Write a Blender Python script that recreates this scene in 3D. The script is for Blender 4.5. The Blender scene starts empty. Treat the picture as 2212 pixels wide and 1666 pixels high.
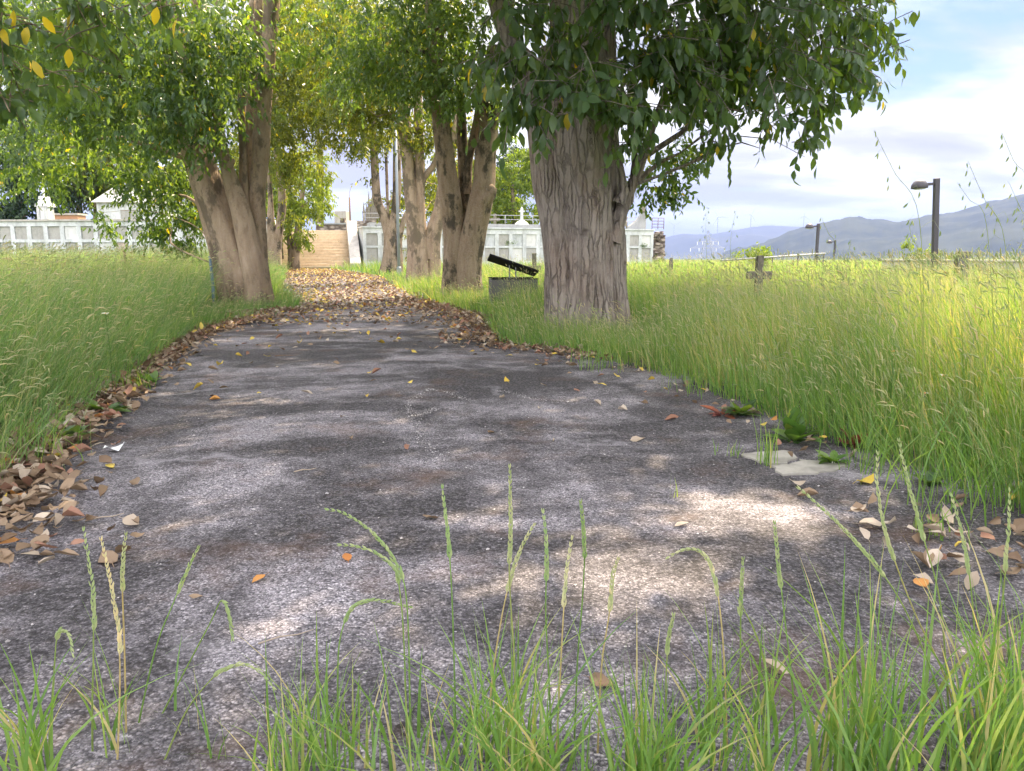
import bpy, math, random
import numpy as np
from mathutils import Vector, noise as mn
R = np.random.default_rng(7)
random.seed(7)
SC = bpy.context.scene
COL = SC.collection
# ------------------------------------------------------------------ camera
F = 1670.0                      # focal length in survey pixels (frame 2212 x 1666)
PITCH = math.atan((833-544)/F)
CAM = np.array([0, 0, 1.0])
FW = np.array([0, math.cos(PITCH), -math.sin(PITCH)])
UP = np.array([0, math.sin(PITCH), math.cos(PITCH)])
RT = np.array([1.0, 0, 0])
def ray(px, py): return FW + (px-1106)/F*RT + (833-py)/F*UP
def P(px, py, Y):
    r = ray(px, py); return CAM + r*(Y/r[1])
def G(px, py, z=0.0):
    r = ray(px, py); return CAM + r*((z-1.0)/r[2])
def depth(Y): return Y/math.cos(PITCH)
def proj(p):
    q = np.asarray(p)-CAM
    d = q@FW
    return 1106+F*(q@RT)/d, 833-F*(q@UP)/d
cd = bpy.data.cameras.new('camera'); cam = bpy.data.objects.new('camera', cd); COL.objects.link(cam)
cam.location = CAM; cam.rotation_euler = (math.pi/2-PITCH, 0, 0)
cd.sensor_width = 36; cd.lens = 36*F/2212; cd.clip_start = .05; cd.clip_end = 30000
SC.camera = cam
# ------------------------------------------------------------------ light
SUN_AZ, SUN_EL = math.radians(30), math.radians(50)
SD = np.array([math.sin(SUN_AZ)*math.cos(SUN_EL), math.cos(SUN_AZ)*math.cos(SUN_EL), math.sin(SUN_EL)])
sl = bpy.data.lights.new('sun', 'SUN'); sun = bpy.data.objects.new('sun', sl); COL.objects.link(sun)
sl.energy = 3.9; sl.angle = math.radians(.53); sl.color = (1, .80, .55)
sun.rotation_euler = Vector(SD).to_track_quat('Z', 'Y').to_euler()
SC.view_settings.view_transform = 'Standard'; SC.view_settings.look = 'None'
SC.view_settings.exposure = 2.02; SC.view_settings.gamma = 1
SC.render.engine = 'CYCLES'
SC.cycles.use_denoising = True
SC.cycles.max_bounces = 7; SC.cycles.diffuse_bounces = 4; SC.cycles.glossy_bounces = 2
SC.cycles.transmission_bounces = 5; SC.cycles.transparent_max_bounces = 4; SC.cycles.volume_bounces = 0
SC.cycles.use_adaptive_sampling = True; SC.cycles.adaptive_threshold = .02
SC.cycles.sample_clamp_indirect = 6
SC.cycles.caustics_reflective = False; SC.cycles.caustics_refractive = False
# ------------------------------------------------------------------ node helpers
class NT:
    def __init__(s, tree): s.t = tree; s.n = tree.nodes; s.l = tree.links
    def add(s, typ, ins=None, **kw):
        n = s.n.new(typ)
        for k, v in kw.items(): setattr(n, k, v)
        for k, v in (ins or {}).items():
            sock = n.inputs[k]
            if isinstance(v, bpy.types.NodeSocket): s.l.new(v, sock)
            else: sock.default_value = v
        return n
    def math(s, op, a, b=0.0, c=None, clamp=False):
        n = s.n.new('ShaderNodeMath'); n.operation = op; n.use_clamp = clamp
        for i, v in enumerate((a, b) if c is None else (a, b, c)):
            if isinstance(v, bpy.types.NodeSocket): s.l.new(v, n.inputs[i])
            else: n.inputs[i].default_value = v
        return n.outputs[0]
    def ramp(s, fac, stops, interp='LINEAR'):
        n = s.n.new('ShaderNodeValToRGB'); n.color_ramp.interpolation = interp
        e = n.color_ramp.elements
        while len(e) < len(stops): e.new(.5)
        for q, (p, c) in zip(e, stops):
            q.position = p; q.color = (*c, 1) if len(c) == 3 else c
        s.l.new(fac, n.inputs[0]); return n.outputs[0]
    def mix(s, fac, a, b, blend='MIX'):
        n = s.n.new('ShaderNodeMix'); n.data_type = 'RGBA'; n.blend_type = blend
        for k, v in ((0, fac), (6, a), (7, b)):
            if isinstance(v, bpy.types.NodeSocket): s.l.new(v, n.inputs[k])
            else: n.inputs[k].default_value = v if k == 0 else (*v, 1)
        return n.outputs[2]
    def noise(s, vec, scale, detail=4, rough=.55, dist=0.0, out=0):
        n = s.add('ShaderNodeTexNoise', {'Scale': scale, 'Detail': detail, 'Roughness': rough, 'Distortion': dist})
        if vec is not None: s.l.new(vec, n.inputs['Vector'])
        return n.outputs[out]
    def mapping(s, vec, scale=(1, 1, 1), loc=(0, 0, 0), rot=(0, 0, 0)):
        n = s.add('ShaderNodeMapping', {'Scale': scale, 'Location': loc, 'Rotation': rot})
        s.l.new(vec, n.inputs['Vector']); return n.outputs[0]
    def bump(s, h, strength, dist=.01):
        return s.add('ShaderNodeBump', {'Height': h, 'Strength': strength, 'Distance': dist}).outputs[0]
def newmat(name):
    m = bpy.data.materials.new(name); m.use_nodes = True
    m.node_tree.nodes.clear(); t = NT(m.node_tree)
    t.out = t.add('ShaderNodeOutputMaterial'); t.mat = m
    return t
def finish(t, sh): t.l.new(sh, t.out.inputs['Surface']); return t.mat
def principled(t, col, rough=.8, normal=None, spec=.3, metal=0.0):
    b = t.add('ShaderNodeBsdfPrincipled', {'Roughness': rough, 'Specular IOR Level': spec, 'Metallic': metal})
    for k, v in (('Base Color', col), ('Normal', normal)):
        if v is None: continue
        if isinstance(v, bpy.types.NodeSocket): t.l.new(v, b.inputs[k])
        else: b.inputs[k].default_value = (*v, 1)
    if isinstance(rough, bpy.types.NodeSocket): pass
    return b.outputs[0]
def leafmat(name, stops, trans=.45, rough=.35, spec=.5, tint=(1.35, 1.35, .45), vary=True, coat=None):
    """thin green tissue: reflects, lets light through, slight gloss"""
    t = newmat(name)
    a = t.add('ShaderNodeAttribute', attribute_name='rnd').outputs['Fac']
    c = t.ramp(a, stops)
    if vary:
        o = t.add('ShaderNodeTexCoord').outputs['Object']
        n = t.noise(o, 1.1, 2)
        c = t.mix(t.math('MULTIPLY', n, .5), c, (.03, .05, .02), 'MIX') if False else c
    pr = principled(t, c, rough, None, spec)
    tc = t.mix(1.0, c, tint, 'MULTIPLY')
    tr = t.add('ShaderNodeBsdfTranslucent', {'Color': tc}).outputs[0]
    mx = t.add('ShaderNodeMixShader', {0: trans, 1: pr, 2: tr})
    return finish(t, mx.outputs[0])
# ------------------------------------------------------------------ materials
M = {}
M['leaf'] = leafmat('leaf_green', [(0, (.055, .105, .055)), (.5, (.085, .155, .070)), (.80, (.12, .195, .075)), (.955, (.16, .23, .065)), (.97, (.42, .36, .04)), (1, (.5, .40, .05))], .52, .36, .6, (2.4, 2.0, .36))
M['leaf_far'] = leafmat('leaf_olive', [(0, (.050, .085, .026)), (.6, (.095, .135, .034)), (.97, (.15, .185, .04)), (1, (.36, .32, .05))], .58, .42, .4, (2.5, 1.95, .36))
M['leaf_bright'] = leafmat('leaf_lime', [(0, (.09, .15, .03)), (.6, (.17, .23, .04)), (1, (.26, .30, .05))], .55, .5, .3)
M['leaf_dark'] = leafmat('leaf_dark', [(0, (.020, .045, .022)), (.7, (.040, .075, .030)), (1, (.075, .105, .04))], .25, .5, .3)
M['grass'] = leafmat('grass_blade', [(0, (.080, .165, .050)), (.35, (.128, .25, .072)), (.7, (.195, .315, .095)), (.9, (.29, .34, .14)), (1, (.45, .40, .24))], .52, .42, .4, (1.65, 1.5, .42))
M['grass_left'] = leafmat('grass_blade_soft', [(0, (.085, .17, .070)), (.4, (.135, .25, .10)), (.75, (.205, .315, .135)), (1, (.34, .36, .21))], .5, .42, .4, (1.5, 1.45, .5))
M['seed'] = leafmat('grass_seed', [(0, (.20, .31, .11)), (.5, (.36, .41, .20)), (.85, (.52, .50, .29)), (1, (.64, .54, .30))], .45, .6, .2, (1.1, 1.05, .8))
M['weed'] = leafmat('weed_leaf', [(0, (.07, .15, .04)), (.6, (.13, .23, .05)), (1, (.24, .30, .05))], .45, .4, .4)
M['weed_red'] = leafmat('weed_leaf_red', [(0, (.16, .05, .05)), (1, (.35, .12, .06))], .35, .5, .3, (1.2, .8, .6))
def dry(name, a, b):
    t = newmat(name)
    o = t.add('ShaderNodeTexCoord').outputs['Object']
    n = t.noise(o, 14, 4, .6)
    at = t.add('ShaderNodeAttribute', attribute_name='rnd').outputs['Fac']
    oi = t.add('ShaderNodeObjectInfo').outputs['Random']
    c = t.mix(t.math('FRACT', t.math('ADD', at, oi)), a, b)
    c = t.mix(t.math('MULTIPLY', n, .35), c, (.10, .06, .04))
    pr = principled(t, c, .62, None, .3)
    tr = t.add('ShaderNodeBsdfTranslucent', {'Color': c}).outputs[0]
    return finish(t, t.add('ShaderNodeMixShader', {0: .15, 1: pr, 2: tr}).outputs[0])
M['dry_brown'] = dry('dry_leaf_brown', (.165, .11, .068), (.34, .25, .165))
M['dry_tan'] = dry('dry_leaf_tan', (.38, .31, .23), (.55, .47, .38))
M['dry_yellow'] = dry('dry_leaf_yellow', (.58, .40, .05), (.70, .55, .12))
M['dry_orange'] = dry('dry_leaf_orange', (.45, .18, .05), (.55, .28, .07))
M['dry_red'] = dry('dry_leaf_red', (.26, .13, .085), (.36, .20, .14))
def bark(name, c0, c1, c2, moss=None, zs=.16, bump=.9, sc=9.0, deep=False):
    t = newmat(name)
    o = t.add('ShaderNodeTexCoord').outputs['Object']
    v = t.mapping(o, (1, 1, zs))
    n1 = t.noise(v, sc, 8, .65, .4)
    n2 = t.noise(t.mapping(o, (1, 1, .45)), 2.6, 4, .6)
    n3 = t.noise(o, 34, 5, .7)
    c = t.ramp(n1, [(.28, c0), (.47, c1), (.72, c2)])
    c = t.mix(t.math('MULTIPLY', t.ramp(n2, [(.48, (0, 0, 0)), (.66, (1, 1, 1))]), .38), c, (.23, .15, .105))
    c = t.mix(t.math('MULTIPLY', t.ramp(n3, [(.5, (0, 0, 0)), (.75, (1, 1, 1))]), .45), c, (.42, .38, .36))
    if deep:
        wv = t.noise(o, 5, 5, .6, out=1)
        wp = t.add('ShaderNodeVectorMath', {0: t.mapping(o, (1, 1, .13)), 1: t.add('ShaderNodeVectorMath', {0: wv, 1: (.09, .09, .05)}, operation='MULTIPLY').outputs[0]}, operation='ADD').outputs[0]
        n5 = t.add('ShaderNodeTexVoronoi', {'Scale': 15.0}, feature='DISTANCE_TO_EDGE'); t.l.new(wp, n5.inputs['Vector'])
        ck = t.ramp(n5.outputs['Distance'], [(.0, (1, 1, 1)), (.13, (0, 0, 0))])
        ck = t.math('MULTIPLY', ck, t.ramp(t.noise(o, 3, 3), [(.38, (.25, .25, .25)), (.6, (1, 1, 1))]))
        c = t.mix(t.math('MULTIPLY', ck, .6), c, (.05, .04, .036))
        n1 = t.math('SUBTRACT', n1, t.math('MULTIPLY', ck, .5))
    if moss:
        n4 = t.noise(t.mapping(o, (1, 1, .6), (3, 1, 2)), 1.9, 6, .7)
        c = t.mix(t.math('MULTIPLY', t.ramp(n4, [(.50, (0, 0, 0)), (.57, (1, 1, 1))]), .85), c, moss)
    h = t.math('ADD', n1, t.math('MULTIPLY', n3, .25))
    return finish(t, principled(t, c, .92, t.bump(h, bump, .05), .15))
M['bark_grey'] = bark('bark_grey_brown', (.13, .11, .095), (.30, .258, .222), (.44, .385, .335), None, .12, 1.0, 10, True)
M['bark_smooth'] = bark('bark_smooth_brown', (.19, .14, .10), (.32, .24, .165), (.42, .325, .235), (.13, .105, .075), .30, .75, 8)
M['bark_moss'] = bark('bark_mossy_brown', (.14, .105, .07), (.25, .19, .13), (.35, .275, .20), (.045, .042, .032), .25, .6, 8)
def asphalt():
    t = newmat('worn_asphalt')
    o = t.add('ShaderNodeTexCoord').outputs['Object']
    vo = t.add('ShaderNodeTexVoronoi', {'Scale': 135.0, 'Randomness': 1.0}, feature='F1')
    t.l.new(o, vo.inputs['Vector'])
    cell = t.add('ShaderNodeSeparateColor'); t.l.new(vo.outputs['Color'], cell.inputs[0])
    g = t.ramp(cell.outputs[0], [(0, (.10, .097, .105)), (.35, (.25, .24, .25)), (.75, (.41, .395, .405)), (.93, (.56, .54, .55)), (1, (.74, .72, .71))])
    gap = t.ramp(vo.outputs['Distance'], [(.35, (1, 1, 1)), (.80, (.40, .40, .40))])
    g = t.mix(1.0, g, gap, 'MULTIPLY')
    v2 = t.add('ShaderNodeTexVoronoi', {'Scale': 290.0, 'Randomness': 1.0}, feature='F1'); t.l.new(o, v2.inputs['Vector'])
    c2 = t.add('ShaderNodeSeparateColor'); t.l.new(v2.outputs['Color'], c2.inputs[0])
    pick_ = t.ramp(t.noise(o, 45, 3, .6), [(.50, (0, 0, 0)), (.60, (1, 1, 1))])
    g = t.mix(pick_, g, t.ramp(c2.outputs[1], [(0, (.09, .088, .092)), (.5, (.24, .23, .24)), (.9, (.48, .46, .47)), (1, (.78, .76, .75))]))
    st = t.noise(t.mapping(o, (.62, 1.0, 1)), .95, 8, .66, .7)
    st2 = t.noise(t.mapping(o, (1.3, 1, 1), (5, 3, 0)), 2.7, 6, .72, .3)
    mask = t.ramp(t.math('ADD', t.math('MULTIPLY', st, .68), t.math('MULTIPLY', st2, .32)), [(.455, (1, 1, 1)), (.52, (.6, .6, .6)), (.575, (0, 0, 0))])
    fine = t.noise(o, 60, 3, .7)
    mm = t.math('MULTIPLY', mask, t.ramp(fine, [(.3, (.5, .5, .5)), (.6, (1, 1, 1))]))
    g = t.mix(t.math('MULTIPLY', mm, .96), g, (.022, .021, .021))
    # brown organic crumbs lying in the pores
    br = t.noise(t.mapping(o, (1, 1, 1), (9, 2, 0)), 1.7, 6, .7)
    g = t.mix(t.math('MULTIPLY', t.ramp(br, [(.54, (0, 0, 0)), (.68, (1, 1, 1))]), .36), g, (.15, .085, .05))
    # pale worn crack lines
    wv = t.noise(o, 1.6, 4, .6, out=1)
    wp = t.add('ShaderNodeVectorMath', {0: o, 1: wv}, operation='ADD').outputs[0]
    cr = t.add('ShaderNodeTexVoronoi', {'Scale': .42}, feature='DISTANCE_TO_EDGE'); t.l.new(wp, cr.inputs['Vector'])
    ck = t.ramp(cr.outputs['Distance'], [(0, (1, 1, 1)), (.006, (.7, .7, .7)), (.02, (0, 0, 0))])
    ck = t.math('MULTIPLY', ck, t.ramp(t.noise(o, .7, 2), [(.5, (0, 0, 0)), (.6, (1, 1, 1))]))
    g = t.mix(t.math('MULTIPLY', ck, .35), g, (.46, .45, .46))
    g = t.mix(1.0, g, (.80, .775, .815), 'MULTIPLY')
    h = t.math('SUBTRACT', 1.0, vo.outputs['Distance'])
    return finish(t, principled(t, g, .85, t.bump(h, .6, .005), .25))
M['asphalt'] = asphalt()
def soil(name, a, b, sc=3.0):
    t = newmat(name)
    o = t.add('ShaderNodeTexCoord').outputs['Object']
    n = t.noise(o, sc, 8, .7)
    c = t.ramp(n, [(.3, a), (.7, b)])
    return finish(t, principled(t, c, .95, t.bump(t.noise(o, sc*14, 4), .6, .02), .1))
M['ground'] = soil('grassy_soil', (.055, .075, .025), (.12, .14, .05))
M['litter_bed'] = soil('leaf_mould', (.06, .04, .028), (.17, .11, .075), 22)
def crackmat():
    t = newmat('worn_grit')
    a = t.add('ShaderNodeAttribute', attribute_name='rnd').outputs['Fac']
    return finish(t, principled(t, t.ramp(a, [(0, (.14, .13, .13)), (.5, (.30, .285, .285)), (.95, (.42, .40, .40)), (1, (.60, .58, .57))]), .85, None, .25))
M['crack'] = crackmat()
def plaster(name, base, stain, amount=.5, sc=2.2):
    t = newmat(name)
    o = t.add('ShaderNodeTexCoord').outputs['Object']
    n = t.noise(t.mapping(o, (1, 1, .45)), sc, 8, .7)
    n2 = t.noise(o, 9, 6, .7)
    c = t.mix(t.math('MULTIPLY', t.ramp(n, [(.44, (0, 0, 0)), (.68, (1, 1, 1))]), amount), base, stain)
    c = t.mix(t.math('MULTIPLY', t.ramp(n2, [(.5, (0, 0, 0)), (.7, (1, 1, 1))]), amount*.6), c, tuple(.55*x for x in base))
    return finish(t, principled(t, c, .9, t.bump(n2, .25, .01), .15))
M['white'] = plaster('weathered_whitewash', (.60, .62, .62), (.27, .28, .27), .8, 1.6)
M['white_stained'] = plaster('stained_whitewash', (.50, .52, .52), (.22, .24, .22), .8, 3.1)
M['panel_grey'] = plaster('niche_slab_grey', (.38, .37, .34), (.22, .22, .20), .6, 4)
M['panel_pink'] = plaster('niche_slab_pinkish', (.50, .40, .36), (.34, .29, .26), .6, 4)
M['panel_pale'] = plaster('niche_slab_pale', (.62, .62, .60), (.42, .42, .40), .5, 4)
M['concrete'] = plaster('old_concrete', (.44, .41, .37), (.22, .21, .18), .6, 3)
M['concrete_dark'] = plaster('dark_concrete', (.15, .145, .14), (.08, .08, .075), .6, 4)
M['stone_lichen'] = plaster('lichen_stone', (.22, .20, .16), (.09, .085, .065), .8, 14)
M['stair_stone'] = plaster('stair_stone', (.68, .57, .43), (.46, .36, .25), .6, 3)
M['slab_pale'] = plaster('pale_flagstone', (.33, .315, .28), (.17, .16, .145), .8, 7)
M['roofslab'] = plaster('roof_slab_grey', (.30, .31, .31), (.17, .17, .17), .6, 2)
M['terracotta'] = plaster('terracotta', (.48, .27, .17), (.32, .2, .14), .5, 5)
def rubble():
    t = newmat('rubble_masonry')
    o = t.add('ShaderNodeTexCoord').outputs['Object']
    v = t.add('ShaderNodeTexVoronoi', {'Scale': 2.6}); t.l.new(t.mapping(o, (1, 1, 2.2)), v.inputs['Vector'])
    s = t.add('ShaderNodeSeparateColor'); t.l.new(v.outputs['Color'], s.inputs[0])
    c = t.ramp(s.outputs[0], [(0, (.20, .17, .15)), (.5, (.33, .28, .24)), (1, (.44, .38, .33))])
    c = t.mix(1.0, c, t.ramp(v.outputs['Distance'], [(.3, (1, 1, 1)), (.62, (.35, .33, .31))]), 'MULTIPLY')
    return finish(t, principled(t, c, .95, t.bump(v.outputs['Distance'], -.8, .08), .1))
M['rubble'] = rubble()
def plain(name, c, rough=.6, metal=0.0, spec=.4, nz=.25):
    t = newmat(name)
    o = t.add('ShaderNodeTexCoord').outputs['Object']
    n = t.noise(o, 12, 5, .65)
    cc = t.mix(t.math('MULTIPLY', n, nz), c, tuple(x*.45 for x in c))
    return finish(t, principled(t, cc, rough, None, spec, metal))
M['black_metal'] = plain('black_painted_metal', (.020, .019, .021), .85, spec=.15)
M['lamp_metal'] = plain('dark_lamp_metal', (.055, .05, .06), .5)
M['rail_metal'] = plain('galvanised_rail', (.40, .40, .41), .5, .4)
M['rust_metal'] = plain('rusty_iron', (.17, .10, .075), .8)
M['pole_grey'] = plain('grey_pole', (.27, .30, .33), .45, .2)
M['wood'] = plain('weathered_wood', (.20, .13, .085), .85)
M['white_metal'] = plain('white_metal', (.75, .76, .78), .4)
M['turbine'] = plain('turbine_grey', (.22, .23, .26), .6)
M['steel_grey'] = plain('steel_grey', (.32, .34, .36), .5, .3)
M['glass'] = plain('milky_glass', (.5, .5, .5), .2)
M['blue'] = plain('blue_paint', (.13, .20, .26), .7)
M['paper'] = plain('white_paper', (.78, .80, .82), .6, nz=.1)
M['flower_orange'] = plain('orange_petal', (.75, .30, .03), .6)
M['flower_white'] = plain('white_petal', (.78, .78, .74), .6)
def hillmat(name, a, b, sc):
    t = newmat(name)
    o = t.add('ShaderNodeTexCoord').outputs['Object']
    n = t.noise(o, sc, 7, .65); n2 = t.noise(o, sc*6, 4, .7)
    c = t.mix(t.ramp(n, [(.42, (0, 0, 0)), (.58, (1, 1, 1))]), a, b)
    c = t.mix(t.math('MULTIPLY', n2, .5), c, tuple(.4*x for x in a))
    return finish(t, principled(t, c, .95, None, .05))
M['hill_far'] = hillmat('moor_hill', (.03, .04, .03), (.055, .062, .042), .0022)
M['hill_near'] = hillmat('wooded_hill', (.016, .026, .018), (.045, .055, .032), .008)
# ------------------------------------------------------------------ mesh helpers
def tag(o, label=None, cat=None, group=None, kind=None):
    if label: o['label'] = label
    if cat: o['category'] = cat
    if group: o['group'] = group
    if kind: o['kind'] = kind
    return o
def link(name, me, mat=None, parent=None, loc=None):
    o = bpy.data.objects.new(name, me); COL.objects.link(o)
    if mat is not None and me is not None and not me.materials: me.materials.append(mat)
    if parent is not None: o.parent = parent
    if loc is not None: o.location = loc
    return o
def mesh(name, V, Fc, smooth=False, rnd=None):
    """V (n,3); Fc list of index tuples or arrays; rnd = per-vertex float attribute"""
    me = bpy.data.meshes.new(name)
    me.from_pydata([tuple(map(float, v)) for v in V], [], [tuple(f) for f in Fc])
    if smooth: me.polygons.foreach_set('use_smooth', [True]*len(me.polygons))
    if rnd is not None:
        a = me.attributes.new('rnd', 'FLOAT', 'POINT'); a.data.foreach_set('value', np.asarray(rnd, dtype=np.float32))
    me.update(); return me
def bigmesh(name, V, groups, rnd=None, smooth=True):
    """V (n,3) float; groups = list of (m,k) int arrays of k-gons"""
    me = bpy.data.meshes.new(name)
    V = np.ascontiguousarray(V, dtype=np.float32)
    me.vertices.add(len(V)); me.vertices.foreach_set('co', V.ravel())
    loops = np.concatenate([g.ravel() for g in groups]).astype(np.int32)
    tot = np.concatenate([np.full(len(g), g.shape[1], dtype=np.int32) for g in groups])
    start = np.concatenate([[0], np.cumsum(tot)[:-1]]).astype(np.int32)
    me.loops.add(len(loops)); me.loops.foreach_set('vertex_index', loops)
    me.polygons.add(len(tot)); me.polygons.foreach_set('loop_start', start); me.polygons.foreach_set('loop_total', tot)
    if smooth: me.polygons.foreach_set('use_smooth', np.ones(len(tot), dtype=bool))
    if rnd is not None:
        a = me.attributes.new('rnd', 'FLOAT', 'POINT'); a.data.foreach_set('value', np.ascontiguousarray(rnd, dtype=np.float32))
    me.update(calc_edges=True); return me
class MB:
    """collects simple solids into one mesh"""
    def __init__(s): s.v = []; s.f = []
    def _add(s, V, Fc):
        b = len(s.v); s.v += [tuple(map(float, v)) for v in V]; s.f += [tuple(b+i for i in f) for f in Fc]; return s
    def box(s, lo, hi, jit=0.0):
        x0, y0, z0 = lo; x1, y1, z1 = hi
        V = [(x, y, z) for z in (z0, z1) for x, y in ((x0, y0), (x1, y0), (x1, y1), (x0, y1))]
        if jit: V = [(x+random.uniform(-jit, jit), y+random.uniform(-jit, jit), z+random.uniform(-jit, jit)) for x, y, z in V]
        return s._add(V, [(3, 2, 1, 0), (4, 5, 6, 7), (0, 1, 5, 4), (1, 2, 6, 5), (2, 3, 7, 6), (3, 0, 4, 7)])
    def prism(s, pts, y0, y1):
        """polygon in x,z extruded along y"""
        n = len(pts)
        V = [(x, y0, z) for x, z in pts]+[(x, y1, z) for x, z in pts]
        return s._add(V, [tuple(range(n)), tuple(range(2*n-1, n-1, -1))]+[(i, i+n, (i+1) % n+n, (i+1) % n) for i in range(n)])
    def tube(s, pts, rad, n=8, cap=True):
        pts = [np.array(p, float) for p in pts]
        if not hasattr(rad, '__len__'): rad = [rad]*len(pts)
        V = []; Fc = []
        prev = None
        for i, p in enumerate(pts):
            t = pts[min(i+1, len(pts)-1)]-pts[max(i-1, 0)]; t = t/(np.linalg.norm(t)+1e-9)
            a = prev if prev is not None else (np.array([1.0, 0, 0]) if abs(t[0]) < .9 else np.array([0, 1.0, 0]))
            a = a-t*(a@t); a /= np.linalg.norm(a)+1e-9; prev = a; b = np.cross(t, a)
            for k in range(n):
                q = 2*math.pi*k/n; V.append(p+rad[i]*(a*math.cos(q)+b*math.sin(q)))
        for i in range(len(pts)-1):
            for k in range(n):
                Fc.append((i*n+k, i*n+(k+1) % n, (i+1)*n+(k+1) % n, (i+1)*n+k))
        if cap: Fc += [tuple(range(n-1, -1, -1)), tuple((len(pts)-1)*n+k for k in range(n))]
        return s._add(V, Fc)
    def lathe(s, prof, n=16, c=(0, 0, 0)):
        V = []; Fc = []
        for r, z in prof:
            for k in range(n):
                q = 2*math.pi*k/n; V.append((c[0]+r*math.cos(q), c[1]+r*math.sin(q), c[2]+z))
        for i in range(len(prof)-1):
            for k in range(n): Fc.append((i*n+k, i*n+(k+1) % n, (i+1)*n+(k+1) % n, (i+1)*n+k))
        Fc += [tuple(range(n-1, -1, -1)), tuple((len(prof)-1)*n+k for k in range(n))]
        return s._add(V, Fc)
    def build(s, name, mat, parent=None, loc=None, smooth=False, bevel=0.0):
        o = link(name, mesh(name, s.v, s.f, smooth), mat, parent, loc)
        if bevel:
            m = o.modifiers.new('bevel', 'BEVEL'); m.width = bevel; m.segments = 2; m.limit_method = 'ANGLE'
        return o
def empty(name, loc, rz=0.0, **k):
    o = bpy.data.objects.new(name, None); COL.objects.link(o); o.location = loc; o.rotation_euler = (0, 0, rz)
    o.empty_display_size = .1; return tag(o, **k)
def catmull(pts, n):
    """pts rows of numbers -> n rows smoothly through them"""
    pts = np.asarray(pts, float); m = len(pts)
    seg = np.linalg.norm(np.diff(pts[:, :3], axis=0), axis=1); L = np.concatenate([[0], np.cumsum(seg)])
    out = []
    for s in np.linspace(0, L[-1], n):
        i = min(max(int(np.searchsorted(L, s, side='right'))-1, 0), m-2)
        t = (s-L[i])/max(seg[i], 1e-9)
        p0, p1, p2, p3 = pts[max(i-1, 0)], pts[i], pts[i+1], pts[min(i+2, m-1)]
        out.append(.5*((2*p1)+(-p0+p2)*t+(2*p0-5*p1+4*p2-p3)*t*t+(-p0+3*p1-3*p2+p3)*t**3))
    return np.array(out)
# ------------------------------------------------------------------ ground level
def gz(x, y):
    """ground height: flat graveyard, falling away into a valley beyond its edge"""
    r = np.hypot(x, np.asarray(y)-25)
    t = np.clip((r-75)/700, 0, 1); return -70*(t*t*(3-2*t))
def build_ground():
    rs = np.concatenate([np.linspace(0, 75, 26), 75+np.geomspace(4, 13000, 50)])
    na = 96; V = []; fs = []
    for r in rs:
        for k in range(na):
            a = 2*math.pi*k/na; x, y = r*math.cos(a), 25+r*math.sin(a); V.append((x, y, float(gz(x, y))))
    for i in range(len(rs)-1):
        for k in range(na): fs.append((i*na+k, (i+1)*na+k, (i+1)*na+(k+1) % na, i*na+(k+1) % na))
    tag(link('ground', mesh('ground', V, fs, True), M['ground']), kind='structure')
build_ground()
# edges of the path where the grass starts (x for a given y)
LEFT = np.array([(.6, -1.65), (1.4, -1.75), (2.4, -1.98)] + [tuple(G(*q)[[1, 0]]) for q in ((0, 1078), (120, 965), (200, 892), (330, 792), (420, 728), (487, 688), (560, 690), (640, 690), (655, 672), (612, 645))]
                + [(19, -5.8), (22, -6.5), (27, -7.85), (33, -9.6), (45, -12.6)])
RIGHT = np.array([(.6, 1.9), (1.6, 1.95)] + [tuple(G(*q)[[1, 0]]) for q in ((2212, 1135), (1960, 1030), (1830, 985), (1640, 905), (1470, 830), (1350, 796), (1240, 770), (1080, 752), (1052, 715), (1040, 690))]
                 + [(13, -1.0), (15.7, -1.95), (20, -2.9), (25, -4.0), (30, -5.05), (36, -7.3), (45, -10.7)])
LEFT = LEFT[np.argsort(LEFT[:, 0])]; RIGHT = RIGHT[np.argsort(RIGHT[:, 0])]
def xl(y): return np.interp(y, LEFT[:, 0], LEFT[:, 1])
def xr(y): return np.interp(y, RIGHT[:, 0], RIGHT[:, 1])
def strip(name, ys, fl, fr, z, mat, nx=8, lump=0.0):
    V = []; fs = []
    for i, y in enumerate(ys):
        a, b = fl(y), fr(y)
        for k in range(nx+1):
            x = a+(b-a)*k/nx
            V.append((x, y, z+lump*(mn.noise(Vector((x*1.3, y*1.3, 0))))))
    for i in range(len(ys)-1):
        for k in range(nx):
            q = i*(nx+1)+k; fs.append((q, q+1, q+nx+2, q+nx+1))
    return link(name, mesh(name, V, fs, True), mat)
ys = np.concatenate([np.linspace(-6, 12, 60), np.linspace(12.5, 44, 60)])
wob = lambda y, s: .10*mn.noise(Vector((s*7.1, y*.8, 3.3)))
tag(strip('path', ys, lambda y: min(xl(y), -1.35-.26*y)-.5+wob(y, 1), lambda y: max(xr(y), 2.2-.26*y)+.45+wob(y, 2), .02, M['asphalt'], 14, .012), kind='structure')
tag(strip('leaf_mould', np.linspace(1.2, 12.5, 160), lambda y: xl(y)-.45, lambda y: xl(y)+.10+.16*mn.noise(Vector((0, y*2.3, 1)))+.08*mn.noise(Vector((4, y*9, 1))), .026, M['litter_bed'], 10, .006), kind='structure')
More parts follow.
